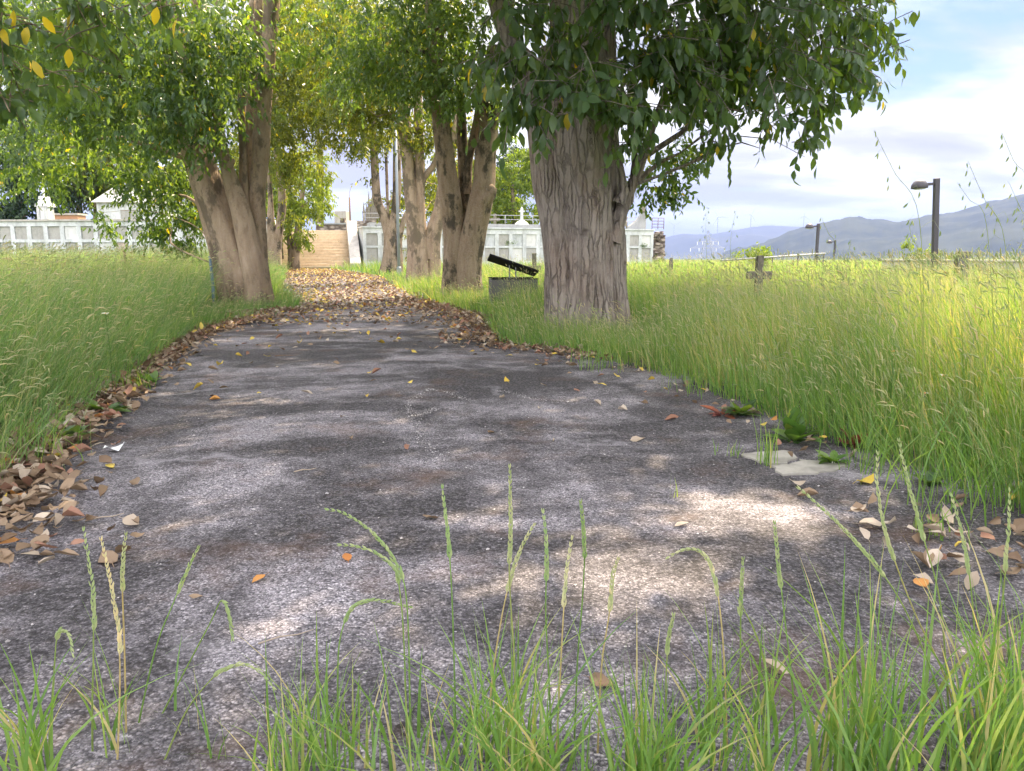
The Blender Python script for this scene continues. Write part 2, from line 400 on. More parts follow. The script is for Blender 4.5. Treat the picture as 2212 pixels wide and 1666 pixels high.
# ------------------------------------------------------------------ hills and sky
def hill(name, ridge, dist, front, back, mat, rough, seed, foot=-72, fine=.03):
    """ridge: (px,py) skyline points; a real range of heights standing at dist"""
    rp = np.array(ridge, float)
    az = np.arctan((rp[:, 0]-1106)/F*math.cos(PITCH)*1.0); el = []
    for a, b in ridge:
        r = ray(a, b); el.append(r[2]/math.hypot(r[0], r[1]))
    A = np.arctan2([ray(a, b)[0] for a, b in ridge], [ray(a, b)[1] for a, b in ridge]); el = np.array(el)
    na, nr = 260, 44; V = []; fs = []
    aa = np.linspace(A[0], A[-1], na)
    for i in range(nr):
        t = i/(nr-1)
        d = dist-front+t*(front+back)
        for a in aa:
            H = 1+np.interp(a, A, el)*dist
            x, y = d*math.sin(a), d*math.cos(a)
            if d <= dist: q = (d-(dist-front))/front; sh = q*q*(3-2*q)*.55+.45*q
            else: sh = 1-.6*((d-dist)/back)**1.5
            n1 = mn.fractal(Vector((x*.0016+seed, y*.0016, 0)), 1.0, 2.1, 5)
            env = max(0., 1-abs(d-dist)/(front*.9)); amp = rough*(1-env**8*.85)
            n2 = mn.fractal(Vector((x*.02+seed, y*.02, 4)), .8, 2.2, 4)
            V.append((x, y, foot+(H-foot)*sh+n1*amp*min(1, sh*2)+n2*rough*fine*min(1, sh*2)))
    for i in range(nr-1):
        for k in range(na-1): q = i*na+k; fs.append((q, q+1, q+na+1, q+na))
    tag(link(name, mesh(name, V, fs, True), mat), kind='structure')
hill('hill_ridge', [(900, 552), (1200, 540), (1350, 530), (1433, 522), (1475, 514), (1549, 504), (1621, 490), (1671, 487), (1729, 491), (1790, 497), (1900, 508), (2100, 520), (2500, 535), (2900, 545)], 5200, 1900, 1500, M['hill_far'], 60, 3)
hill('hill_wooded', [(1560, 556), (1640, 535), (1700, 510), (1770, 492), (1830, 476), (1870, 475), (1910, 479), (1946, 481), (2006, 466), (2040, 464), (2099, 450), (2169, 432), (2212, 424), (2330, 396), (2520, 372), (2800, 380), (3200, 430)], 2600, 1300, 1200, M['hill_near'], 45, 11, fine=.16)
W = bpy.data.worlds.new('World'); SC.world = W; W.use_nodes = True
t = NT(W.node_tree); t.n.clear()
wo = t.add('ShaderNodeOutputWorld')
sky = t.add('ShaderNodeTexSky', sky_type='NISHITA', sun_disc=False, sun_elevation=SUN_EL, sun_rotation=SUN_AZ, air_density=1.0, dust_density=1.0, ozone_density=1.0, altitude=150)
gen = t.add('ShaderNodeTexCoord').outputs['Generated']
sx = t.add('ShaderNodeSeparateXYZ'); t.l.new(gen, sx.inputs[0])
den = t.math('ADD', t.math('MAXIMUM', sx.outputs[2], 0.0), .16)
cxy = t.add('ShaderNodeCombineXYZ', {0: t.math('DIVIDE', sx.outputs[0], den), 1: t.math('DIVIDE', sx.outputs[1], den), 2: .0}).outputs[0]
n1 = t.noise(t.mapping(cxy, (.55, .8, 1), (1.3, .2, 0)), 1.6, 9, .56, .25)
n2 = t.noise(t.mapping(cxy, (.75, 1.0, 1), (4.2, 1.7, 2)), 1.15, 7, .50, .25)
# blue opening high on the right, cloud deck elsewhere
hi = t.add('ShaderNodeVectorMath', {0: gen, 1: tuple(ray(2050, 30)/np.linalg.norm(ray(2050, 30)))}, operation='DOT_PRODUCT').outputs['Value']
hole = t.ramp(hi, [(.988, (0, 0, 0)), (.998, (1, 1, 1))])
cov = t.ramp(t.math('SUBTRACT', n1, t.math('MULTIPLY', hole, .24)), [(.20, (0, 0, 0)), (.38, (1, 1, 1))])
shade = t.ramp(n2, [(.42, (.66, .64, .69)), (.49, (.84, .82, .84)), (.56, (1.25, 1.22, 1.16))])
# unseen clouds overhead and behind the viewer brightened, added fill for shaded surfaces
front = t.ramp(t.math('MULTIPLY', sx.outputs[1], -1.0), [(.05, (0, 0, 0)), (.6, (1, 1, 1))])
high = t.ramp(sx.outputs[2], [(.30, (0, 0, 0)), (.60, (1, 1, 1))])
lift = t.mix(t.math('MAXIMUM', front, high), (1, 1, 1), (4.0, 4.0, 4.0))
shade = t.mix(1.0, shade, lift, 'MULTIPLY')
sc_ = t.math('MULTIPLY', 1.0, 8.0)
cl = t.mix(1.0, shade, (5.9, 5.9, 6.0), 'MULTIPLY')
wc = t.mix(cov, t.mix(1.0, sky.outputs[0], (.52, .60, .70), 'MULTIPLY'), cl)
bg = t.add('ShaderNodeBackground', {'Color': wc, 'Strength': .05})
t.l.new(bg.outputs[0], wo.inputs[0])
def haze():
    t = newmat('air'); 
    v = t.add('ShaderNodeVolumePrincipled', {'Color': (.27, .36, .68, 1), 'Density': 1.8e-4, 'Anisotropy': 0.0})
    t.l.new(v.outputs[0], t.out.inputs['Volume'])
    b = MB().box((-9000, -3000, -74), (9000, 8500, 345))
    tag(b.build('haze', t.mat), kind='stuff')
HAZE = True
if HAZE: haze()
# ------------------------------------------------------------------ leaves
SH = []       # sun-fleck openings in the canopy: ground ellipses (x, y, a, b)
for px, py, rx, ry in ((1310, 1265, 340, 88), (1580, 1125, 220, 54), (1060, 1370, 80, 45), (600, 1352, 55, 40), (500, 878, 90, 14), (420, 906, 55, 11),
                       (250, 868, 36, 14), (880, 836, 55, 9), (720, 650, 60, 7), (1890, 1098, 50, 13), (2150, 1215, 110, 60), (1720, 1160, 110, 26), (700, 720, 40, 6), (960, 735, 45, 6),
                       (1500, 1390, 120, 35), (1000, 1128, 25, 10), (640, 790, 40, 7), (2000, 1420, 90, 60), (760, 1490, 60, 50), (500, 1500, 40, 30), (1180, 1560, 120, 50), (820, 690, 50, 5), (2100, 1000, 60, 20), (660, 610, 60, 5)):
    a, b = G(px, py-ry), G(px, py+ry); c = (a+b)/2; d = abs(G(px+rx, py)[0]-G(px-rx, py)[0])/2
    SH.append((c[0], c[1], d, abs(a[1]-b[1])/2))
SH += [(-13.6, 41, 3.2, 3.2), (-11.5, 44.5, 3.4, 3.0), (-9.3, 38, 3.4, 2.6)]
SH = np.array(SH)
# right border of the crown's shade on the meadow (x limit for a given y)
def sunlit(p):
    """True where a leaf at p would shade one of the openings on the ground"""
    g = p[:, :2]-SD[:2]/SD[2]*p[:, 2:3]
    m = np.zeros(len(p), bool)
    for x, y, a, b in SH:
        m |= ((g[:, 0]-x)/(a+.06))**2+((g[:, 1]-y)/(b+.05))**2 < 1+.3*np.sin(p[:, 2]*9+x*5)
    xlim = np.interp(g[:, 1], [0, 2.5, 4.5, 7, 12, 12.5], [1.9, 2.0, 2.1, 3.3, 4.4, 4.4])
    m |= (g[:, 0] > xlim) & (g[:, 1] < 13) & (g[:, 1] > -6)
    return m
def unit(a): return a/(np.linalg.norm(a, axis=-1, keepdims=True)+1e-9)
def leaf_geo(O, T, N, L, near, rnd, wid=.235):
    """leaf blades at O along T with face normal N and length L -> vertices, face groups, rnd"""
    n = len(O); T = unit(T); B = unit(np.cross(N, T)); N = np.cross(T, B)
    if near:
        st = [(0, 0), (.18, .62), (.45, 1.0), (.75, .66), (1.0, 0)]
        tmpl = [(u, 0, 0) for u, _ in st]+[(u, w, 1) for u, w in st[1:4]]+[(u, -w, 1) for u, w in st[1:4]]
        tri = np.array([(0, 1, 5), (0, 8, 1), (3, 4, 7), (3, 10, 4)]); quad = np.array([(1, 2, 6, 5), (2, 3, 7, 6), (8, 9, 2, 1), (9, 10, 3, 2)])
    else:
        tmpl = [(0, 0, 0), (.42, .95, 1), (.42, -.95, 1), (1, 0, 0)]
        tri = np.array([(0, 3, 1), (0, 2, 3)]); quad = None
    bend = R.uniform(.05, .38, n); fold = R.uniform(.05, .45, n); k = len(tmpl)
    V = np.empty((n, k, 3))
    for i, (u, w, e) in enumerate(tmpl):
        V[:, i] = O+T*(u*L)[:, None]+B*(w*wid*L)[:, None]+N*((-bend*u*u+fold*abs(w)*wid)*L)[:, None]
    base = (np.arange(n)*k)[:, None, None]
    gs = [(tri[None]+base).reshape(-1, 3)]
    if quad is not None: gs.append((quad[None]+base).reshape(-1, 4))
    return V.reshape(-1, 3), gs, np.repeat(rnd, k)
class Crown:
    def __init__(s): s.parts = []; s.tw = []; s.nv = 0
    def sprigs(s, C, D, L, near, nl=9, droop=.55, spread=.28, rbias=0.0, twigs=False):
        n = len(C)
        if n == 0: return
        D = unit(D); u = (np.arange(nl)+.5)/nl
        side = unit(np.cross(D, R.normal(size=(n, 3))))
        up = np.array([0, 0, 1.0])
        O = (C[:, None]+D[:, None]*(u[None, :, None]-.4)*spread*1.6*(1+R.normal(0, .25, (n, 1, 1)))
             - up*(u[None, :, None]**2*spread*.35)).reshape(-1, 3)
        sg = np.where(np.arange(nl) % 2, 1., -1.)[None, :, None]
        T = (D[:, None]*.40+side[:, None]*sg*.6+R.normal(0, .25, (n, nl, 3))-up*droop*R.uniform(.5, 2.0, (n, nl, 1))).reshape(-1, 3)
        N = (up*.35+np.repeat(D, nl, 0)*.75+R.normal(0, .5, (n*nl, 3)))
        rr = np.clip(np.repeat(R.uniform(0, .85, n), nl)*.55+R.uniform(0, .45, n*nl)+rbias, 0, 1)
        rr = np.where(R.random(n*nl) < .010, R.uniform(.97, 1, n*nl), np.minimum(rr, .95))
        LL = L*R.uniform(.65, 1.15, n*nl)
        s.parts.append(leaf_geo(O, T, N, LL, near, rr))
        if twigs:
            for i in range(n):
                a = C[i]-D[i]*spread*.75; b = C[i]+D[i]*spread*.8-up*spread*.2
                s.tw.append((a, (a+b)/2+up*.02, b, .005))
    def blob(s, px, py, Y, rx, ry, rd, L, near=False, cov=2.0, nl=9, droop=.55, clump=.33, rbias=0.0, twigs=False, cull=True, nsub=None):
        c = P(px, py, Y); m = depth(Y)/F
        rad = np.array([rx*m, rd, ry*m])
        leafpx = .5*.42*(L/m)**2*.62
        n = int(max(6, cov*math.pi*rx*ry/(leafpx*nl)))
        ns = nsub or max(4, int(n/14))
        q = unit(R.normal(size=(ns, 3)))*(R.uniform(.15, 1, (ns, 1))**.45)
        sc_ = clump*rad.mean()
        C = c+(q*rad)[R.integers(0, ns, n)]+R.normal(0, 1, (n, 3))*np.minimum(sc_, .42)*np.array([1, 1, .7])*.8
        if cull: C = C[~sunlit(C)]
        D = (C-c)/rad+R.normal(0, .5, C.shape); D[:, 2] -= .1
        s.sprigs(C, D, L, near, nl, droop, 1.9*L, rbias, twigs); return s
    def build(s, mat, parent, name='crown'):
        V = []; gs = {3: [], 4: []}; rn = []; off = 0
        for v, g, r in s.parts:
            V.append(v); rn.append(r)
            for a in g: gs[a.shape[1]].append(a+off)
            off += len(v)
        groups = [np.concatenate(gs[k]) for k in (3, 4) if gs[k]]
        return link(name, bigmesh(name, np.concatenate(V), groups, np.concatenate(rn)), mat, parent)
# ------------------------------------------------------------------ trunks
class Wood:
    def __init__(s): s.V = []; s.F = []; s.paths = []
    def stem(s, pts, Y=None, nr=None, ns=20, flute=.10, seed=0, lump=.08, px=True):
        """pts: (px,py,radius_px[,Y]) or world (x,y,z,r)"""
        if px:
            w = []
            for p in pts:
                yy = p[3] if len(p) > 3 else Y
                q = P(p[0], p[1], yy); w.append((*q, p[2]*depth(yy)/F))
        else: w = pts
        ln = sum(math.dist(w[i][:3], w[i+1][:3]) for i in range(len(w)-1))
        w = catmull(w, nr or max(6, int(ln/.16))); s.paths.append(w)
        b = len(s.V); prev = None; n = len(w)
        for i, row in enumerate(w):
            p, r = row[:3], max(row[3], .003)
            tt = w[min(i+1, n-1), :3]-w[max(i-1, 0), :3]; tt = tt/(np.linalg.norm(tt)+1e-9)
            a = prev if prev is not None else np.array([1.0, 0, 0])
            a = a-tt*(a@tt); a /= np.linalg.norm(a); prev = a; c = np.cross(tt, a)
            for k in range(ns):
                q = 2*math.pi*k/ns
                f = 1+flute*(math.sin(3*q+seed+p[2]*.25)*.6+math.sin(5*q+seed*2.3-p[2]*.4)*.4+.5*math.sin(9*q+seed+p[2]*.7)*(ns > 20))
                f += lump*mn.noise(Vector((math.cos(q)*1.4+seed, math.sin(q)*1.4, p[2]*1.1)))*1.6
                f += lump*.5*mn.noise(Vector((math.cos(q)*5+seed, math.sin(q)*5, p[2]*2.2)))
                s.V.append(p+r*f*(a*math.cos(q)+c*math.sin(q)))
        for i in range(n-1):
            for k in range(ns): s.F.append((b+i*ns+k, b+i*ns+(k+1) % ns, b+(i+1)*ns+(k+1) % ns, b+(i+1)*ns+k))
        s.F.append(tuple(b+(n-1)*ns+k for k in range(ns)))
        return s
    def limb(s, target, r0=.05, sag=.15, seed=0, zmin=0.0):
        """a branch from the nearest point of the stems below target"""
        tg = np.array(target, float)
        allp = np.concatenate(s.paths[:s.nstem])
        ok = allp[(allp[:, 2] < tg[2]-.2) & (allp[:, 2] > zmin)]
        if len(ok) == 0: ok = allp[allp[:, 2] > zmin] if (allp[:, 2] > zmin).any() else allp
        a = ok[np.argmin(np.linalg.norm(ok[:, :3]-tg, axis=1)+.35*abs(ok[:, 2]-(tg[2]-1.0)))]
        r0 = min(r0, a[3]*.75)
        d = tg-a[:3]; ln = np.linalg.norm(d)
        m1 = a[:3]+d*.35+np.array([0, 0, ln*.10])+R.normal(0, .06*ln, 3); m2 = a[:3]+d*.7+np.array([0, 0, ln*.08])+R.normal(0, .06*ln, 3)
        s.stem([(*a[:3], r0), (*m1, r0*.75), (*m2, r0*.5), (*tg, r0*.2)], nr=max(6, int(ln/.3)), ns=6, flute=.05, seed=seed, px=False)
    def build(s, mat, parent, name='trunk'):
        return link(name, mesh(name, s.V, s.F, True), mat, parent)
def tree(name, base, label, stems, Y, barkm, leafm, crown_fn, limbs=(), group=None, cat='tree', shade=None):
    e = empty(name, base, label=label, cat=cat, group=group)
    w = Wood()
    for i, st in enumerate(stems):
        st = dict(st) if isinstance(st, dict) else {'pts': st}
        w.stem(st['pts'], st.get('Y', Y), ns=st.get('ns', 20), flute=st.get('flute', .10), seed=base[0]*3+i*1.7, lump=st.get('lump', .08))
    w.nstem = len(w.paths)
    br = Wood(); br.paths = list(w.paths); br.nstem = w.nstem
    for i, lb in enumerate(limbs): br.limb(lb[0] if len(lb) == 2 else P(*lb[:3]), lb[-1], seed=i)
    c = Crown(); crown_fn(c)
    for a, m, b, r in c.tw: 
        bb = len(br.V)
        dd = unit(np.array([b-a]))[0]; s1 = unit(np.cross(dd, [0, 0, 1.0])); s2 = np.cross(dd, s1)
        for q in (a, m, b):
            for k in range(3): br.V.append(q+r*(s1*math.cos(k*2.094)+s2*math.sin(k*2.094)))
        for j in range(2):
            for k in range(3): br.F.append((bb+j*3+k, bb+j*3+(k+1) % 3, bb+j*3+3+(k+1) % 3, bb+j*3+3+k))
    off = np.array(base)
    for o in [w.build(barkm, None)]+([br.build(barkm, None, 'branches')] if br.V else [])+[c.build(leafm, None)]:
        o.parent = e; o.location = -off
    e['_x'] = 0; del e['_x']
    return e
# canopy that stands above the frame and keeps the path in dappled shade
def overhead(n, xlim, ylim, zr, keep=None):
    g = np.stack([R.uniform(*xlim, n), R.uniform(*ylim, n), np.zeros(n)], 1)
    z = R.uniform(*zr, n)
    p = g+SD/SD[2]*z[:, None]
    # clumps and natural gaps
    k = np.array([mn.noise(Vector((a*.9, b*.9, 1.7))) for a, b in g[:, :2]])
    p = p[(k > -.85)]
    px, py = proj(p)
    p = p[(py < -60)]
    return p[~sunlit(p)]
OV = overhead(17000, (-5.5, 4.4), (-1.5, 15), (4.2, 8.2))
Tbase = {'R1': np.array([.98, 9.8]), 'L1': np.array([-5.0, 14.3]), 'L0': np.array([-5.8, 6.0])}
def own(p):
    d = np.stack([np.linalg.norm(p[:, :2]-Tbase[k], axis=1) for k in Tbase], 1); return np.array(list(Tbase))[d.argmin(1)]
OWN = own(OV)
def ovs(c, key, L=.19, n=10):
    C = OV[OWN == key]; D = R.normal(size=C.shape)*np.array([1, 1, .35]); c.sprigs(C, D, L, False, n, .35, .34)
# --- the large grey trunk right of the path
def cR1(c):
    for b in ((1500, 60, 9.5, 170, 110, 1.5), (1650, 80, 9.0, 170, 140, 1.4), (1790, 60, 9.5, 105, 115, 1.2), (1772, 165, 9.0, 72, 72, .9), (1610, 165, 8.6, 125, 62, 1.1), (1450, 178, 8.2, 105, 68, .9)):
        c.blob(*b, .150, True, 1.85, droop=.8, twigs=True)
    for b, cv in (((1350, 120, 7.8, 110, 100, .6), 2.2), ((1215, 110, 7.7, 100, 90, .4), 1.3), ((1095, 70, 8.0, 70, 90, .5), 1.9), ((1120, 222, 7.7, 66, 30, .3), 2.4), ((1235, 240, 7.5, 95, 28, .3), 3.0), ((1340, 225, 7.6, 75, 40, .4), 2.6), ((1400, 290, 8.2, 50, 32, .4), 1.8), ((1270, 190, 7.6, 90, 40, .3), 1.6), ((1280, 100, 7.6, 60, 100, .3), 2.0)):
        c.blob(*b, .155, True, cv, droop=1.0, twigs=True, cull=False)
    for b in ((1560, 305, 8.8, 36, 8, .25), (1655, 262, 8.8, 70, 12, .35), (1740, 300, 8.9, 26, 8, .2), (1790, 230, 9, 26, 30, .3), (1850, 170, 9.3, 40, 50, .4), (1868, 70, 9.4, 30, 50, .4)):
        c.blob(*b, .135, True, 1.0, droop=.9, twigs=True)
    c.blob(1440, 375, 12.0, 75, 48, .9, .10, True, 1.6, cull=False); c.blob(1425, 425, 12.0, 34, 26, .4, .09, True, 1.1, cull=False); c.blob(1480, 350, 12.2, 60, 26, .6, .10, True, 1.2, cull=False)
    c.blob(1300, -160, 10, 380, 150, 2.2, .16, False, .8); c.blob(1620, -140, 10, 130, 90, 1.4, .15, False, .6)
    ovs(c, 'R1')
tree('broadleaf_tree', (.98, 9.8, 0), 'broad tree with the thickest, grey furrowed trunk, standing in tall grass right of the path', [
    {'pts': [(1225, 790, 62), (1222, 690, 50), (1222, 600, 46), (1218, 500, 46), (1205, 400, 50), (1190, 310, 42), (1160, 225, 28), (1115, 120, 21), (1065, -40, 18)], 'Y': 9.75, 'ns': 44, 'flute': .09, 'lump': .10},
    {'pts': [(1275, 800, 66), (1275, 690, 56), (1272, 600, 50), (1268, 450, 52), (1250, 300, 58), (1245, 150, 55), (1250, 0, 52), (1262, -150, 46)], 'Y': 9.6, 'ns': 44, 'flute': .10, 'lump': .10},
    {'pts': [(1325, 790, 50), (1318, 680, 42), (1312, 600, 38), (1306, 480, 36), (1300, 380, 36), (1292, 250, 36), (1288, 120, 36), (1300, -60, 30)], 'Y': 9.85, 'ns': 40, 'flute': .12, 'lump': .10},
    {'pts': [(1268, 790, 60), (1262, 600, 52), (1240, 400, 54), (1230, 280, 52), (1215, 100, 42)], 'Y': 10.05, 'ns': 30},
    {'pts': [(1318, 520, 24), (1338, 470, 15), (1352, 425, 12), (1372, 390, 10), (1392, 330, 9), (1415, 260, 7), (1445, 180, 5)], 'Y': 9.6, 'ns': 14},
    {'pts': [(1330, 500, 14), (1348, 455, 9), (1363, 430, 7), (1366, 405, 6), (1362, 385, 5)], 'Y': 9.7, 'ns': 12},
    {'pts': [(1336, 440, 14), (1350, 420, 9), (1342, 370, 7), (1330, 310, 6), (1318, 270, 5)], 'Y': 9.45, 'ns': 12},
    {'pts': [(1362, 408, 8), (1385, 385, 6), (1420, 355, 4), (1470, 330, 2)], 'Y': 9.9, 'ns': 8},
    {'pts': [(1365, 405, 7), (1372, 340, 5), (1380, 270, 4), (1400, 180, 3)], 'Y': 9.7, 'ns': 8}],
    9.8, M['bark_grey'], M['leaf'], cR1, [(1500, 60, 9.4, .06), (1650, 90, 9, .06), (1780, 60, 9.4, .05), (1760, 220, 9, .035), (1600, 240, 8.6, .04), (1640, 320, 8.8, .018), (1100, 60, 8, .03), (1740, 340, 8.9, .012), (1850, 150, 9.2, .02)])
# --- leaning tree on the left
def cL1(c):
    for b, cv in (((330, 90, 13.2, 170, 130, 1.8), 2.6), ((150, 130, 13.2, 170, 130, 1.6), 2.8), ((430, 150, 12.8, 110, 110, 1.2), 1.2), ((290, 255, 13, 130, 65, 1.2), 1.7), ((510, 60, 14, 90, 80, 1.2), 1.3), ((420, 300, 12.8, 60, 40, .5), 1.0), ((470, 220, 13.0, 60, 70, .5), 1.0), ((385, 215, 12.6, 70, 60, .4), 1.5), ((440, 90, 12.4, 100, 60, .5), 1.4), ((555, 180, 13.8, 40, 80, .5), .7)):
        c.blob(*b, .13, False, cv)
    for b, cv in (((140, 320, 15, 160, 80, 1.8), 2.6), ((375, 430, 16.5, 70, 85, 1.0), 2.6), ((330, 350, 16, 90, 70, 1.2), 2.4), ((350, 510, 17, 55, 28, .5), 1.7), ((215, 480, 17, 22, 38, .3), 1.3), ((400, 500, 17, 40, 40, .5), 1.8), ((620, 60, 15, 60, 90, 1), .8)):
        c.blob(*b, .13, False, cv)
    c.blob(250, -160, 14, 420, 130, 2.5, .17, False, .9)
    ovs(c, 'L1')
tree('broadleaf_tree', (-5.0, 14.3, 0), 'smooth brown tree of several fused stems leaning left over the meadow, left of the path', [
    {'pts': [(552, 700, 38), (536, 640, 36), (508, 560, 34), (474, 460, 32), (440, 370, 30), (414, 290, 28), (390, 160, 34), (350, 20, 30), (300, -120, 26)], 'ns': 36, 'flute': .08},
    {'pts': [(575, 690, 28), (566, 640, 22), (556, 560, 19), (553, 450, 18), (560, 360, 17), (569, 200, 17), (582, 60, 15), (592, -100, 13)], 'ns': 24},
    {'pts': [(560, 680, 30), (552, 640, 24), (542, 560, 22), (524, 470, 20), (505, 410, 17), (490, 360, 13), (478, 310, 11), (470, 240, 8)], 'ns': 24, 'Y': 14.0},
    {'pts': [(512, 700, 28), (500, 640, 25), (484, 580, 22), (458, 480, 20), (430, 390, 18), (404, 310, 16)], 'ns': 24, 'Y': 14.5},
    {'pts': [(545, 560, 15), (535, 480, 12), (528, 400, 10), (526, 320, 8), (522, 240, 8), (530, 120, 7), (545, 0, 6)], 'ns': 14, 'Y': 14.2},
    {'pts': [(540, 450, 12), (545, 360, 11), (538, 280, 11), (548, 180, 10), (556, 40, 9), (560, -80, 8)], 'ns': 14, 'Y': 14.7},
    {'pts': [(465, 330, 8), (470, 260, 7), (472, 160, 7), (470, 40, 6), (468, -60, 6)], 'ns': 12, 'Y': 14.6},
    {'pts': [(440, 100, 16), (430, 20, 14), (436, -80, 12)], 'ns': 12, 'Y': 14.8},
    {'pts': [(478, 330, 12), (490, 360, 9), (505, 345, 5)], 'ns': 10, 'Y': 13.9}],
    14.3, M['bark_smooth'], M['leaf'], cL1, [(330, 90, 13.2, .07), (150, 150, 13.2, .06), (300, 250, 13, .04), (150, 320, 15, .06), (375, 430, 16.5, .05), (500, 60, 14, .04), (215, 460, 17, .015), (345, 500, 17, .02), (430, 200, 12.9, .03)], group='trees lining the path')
# --- near branch hanging into the upper left corner, its trunk left of the frame
def cL0(c):
    for b, cv in (((60, 40, 5.6, 110, 60, .5), 1.5), ((200, 45, 5.8, 90, 45, .4), 1.4), ((30, 215, 5.6, 60, 50, .35), 1.5), ((-120, 100, 5.6, 130, 140, .8), 1.5), ((330, 20, 6.2, 60, 30, .3), 1.0), ((110, 175, 6.4, 50, 30, .3), .8)):
        c.blob(*b, .12, True, cv, droop=.9, rbias=.06, twigs=True, cull=False)
    for k, (px, py) in enumerate(((92, 35), (60, 58), (5, 62), (383, 42), (150, 105), (30, 22), (340, 15), (70, 130))):
        q = P(px, py, 5.3); c.parts.append(leaf_geo(q[None], np.array([[R.normal(0, .4), R.normal(0, .4), -1.0]]), np.array([[R.normal(0, .7), -1, R.normal(.2, .4)]]), np.array([.12]), True, np.array([.985])))
    c.blob(-60, -170, 5.8, 300, 110, 1.6, .16, False, 1.5)
    ovs(c, 'L0')
tree('broadleaf_tree', (-5.8, 6.0, 0), 'near tree whose big-leaved branch with yellow leaves hangs into the upper left corner', [
    {'pts': [(-560, 900, 90), (-545, 600, 70), (-520, 300, 60), (-470, 0, 50), (-430, -250, 40)], 'ns': 24}],
    6.0, M['bark_smooth'], M['leaf'], cL0, [(-120, 100, 5.6, .05), (60, 40, 5.6, .025), (200, 40, 5.8, .015), (30, 210, 5.6, .015), (-60, -170, 5.8, .06)], group='trees lining the path')
# --- second, third, fourth trees right of the path
def cR2(c):
    for b, cv in (((830, 70, 17, 140, 95, 2.0), 2.1), ((960, 70, 17, 110, 110, 1.8), 2.2), ((800, 165, 17.5, 85, 50, 1.2), 2.4), ((1010, 190, 16.5, 85, 60, 1.2), 1.9), ((905, 200, 17, 60, 60, 1.2), 1.5), ((1075, 200, 17, 40, 80, 1), 1.8), ((1075, 300, 19, 26, 40, .5), 1.2)):
        c.blob(*b, .125, False, cv)
    c.blob(950, -160, 18, 330, 130, 2.6, .18, False, .9)
tree('broadleaf_tree', (-1.1, 17.6, 0), 'dark mossy tree forked from the base, between the slanted black panel and the slimmer trunks', [
    {'pts': [(972, 670, 32), (980, 630, 26), (984, 560, 24), (980, 480, 22), (970, 400, 20), (958, 300, 19), (948, 180, 19), (940, 60, 17), (930, -80, 14)], 'ns': 26},
    {'pts': [(1022, 670, 36), (1016, 630, 30), (1012, 580, 28), (1022, 510, 27), (1036, 450, 25), (1046, 400, 22), (1050, 320, 21), (1062, 220, 17), (1075, 100, 14)], 'ns': 26, 'Y': 17.5},
    {'pts': [(1000, 620, 24), (998, 560, 18), (1002, 500, 14), (1004, 440, 12), (1000, 360, 11), (996, 260, 10), (990, 120, 9)], 'ns': 16, 'Y': 17.9},
    {'pts': [(1038, 440, 14), (1056, 425, 12), (1062, 410, 10), (1058, 400, 5)], 'ns': 14, 'Y': 17.3},
    {'pts': [(1010, 420, 9), (1012, 350, 9), (1030, 270, 9), (1040, 200, 8), (1060, 100, 6)], 'ns': 12, 'Y': 17.8}],
    17.6, M['bark_moss'], M['leaf'], cR2, [(830, 70, 17, .08), (960, 60, 17, .07), (800, 165, 17.5, .05), (1010, 190, 16.5, .04), (905, 200, 17, .04), (1075, 280, 19, .02)], group='trees lining the path')
def cR3(c):
    for b, cv in (((760, 120, 26, 110, 110, 2.4), 2.3), ((800, 240, 25, 80, 50, 1.6), 2.0), ((880, 270, 26, 70, 50, 1.6), 1.8), ((965, 290, 26.5, 55, 50, 1.3), 1.7), ((945, 385, 29, 38, 40, 1), 1.0), ((940, 450, 31, 30, 40, .8), .9), ((880, 90, 25, 120, 90, 2), 1.6)):
        c.blob(*b, .15, False, cv)
    c.blob(850, -120, 26, 260, 110, 3, .2, False, .8)
tree('broadleaf_tree', (-3.2, 26.2, 0), 'brown tree splitting low into upright stems, just right of the thin grey pole', [
    {'pts': [(898, 625, 24), (900, 590, 20), (900, 540, 19), (894, 470, 16), (886, 400, 14), (880, 330, 13), (872, 240, 12), (860, 100, 10)], 'ns': 20},
    {'pts': [(915, 620, 24), (914, 590, 19), (912, 540, 16), (908, 470, 11), (907, 400, 10), (906, 330, 10), (903, 220, 9), (900, 80, 8)], 'ns': 18},
    {'pts': [(935, 620, 18), (938, 580, 15), (938, 535, 13), (944, 480, 12), (955, 410, 11), (970, 350, 9), (990, 250, 8)], 'ns': 16},
    {'pts': [(908, 405, 8), (918, 380, 6), (935, 360, 6), (946, 335, 5), (955, 300, 4)], 'ns': 10},
    {'pts': [(925, 560, 14), (928, 520, 11), (932, 490, 8), (945, 450, 6)], 'ns': 12}],
    26.2, M['bark_smooth'], M['leaf_far'], cR3, [(760, 120, 26, .09), (800, 240, 25, .05), (880, 260, 26, .05), (965, 290, 26.5, .05), (945, 385, 29, .03), (940, 450, 31, .03)], group='trees lining the path')
def cR4(c):
    for b, cv in (((700, 190, 36, 90, 90, 3), 2.2), ((775, 300, 35, 55, 40, 1.6), 1.6), ((745, 275, 35, 50, 40, 1.4), 1.7), ((815, 260, 36, 60, 60, 1.6), 1.6), ((845, 440, 38, 16, 50, .8), 1.6), ((790, 345, 36, 36, 22, .8), .7), ((800, 375, 36, 12, 22, .4), .6)):
        c.blob(*b, .19, False, cv)
    c.blob(885, 530, 40, 14, 24, .6, .2, False, 1.1, cull=False)
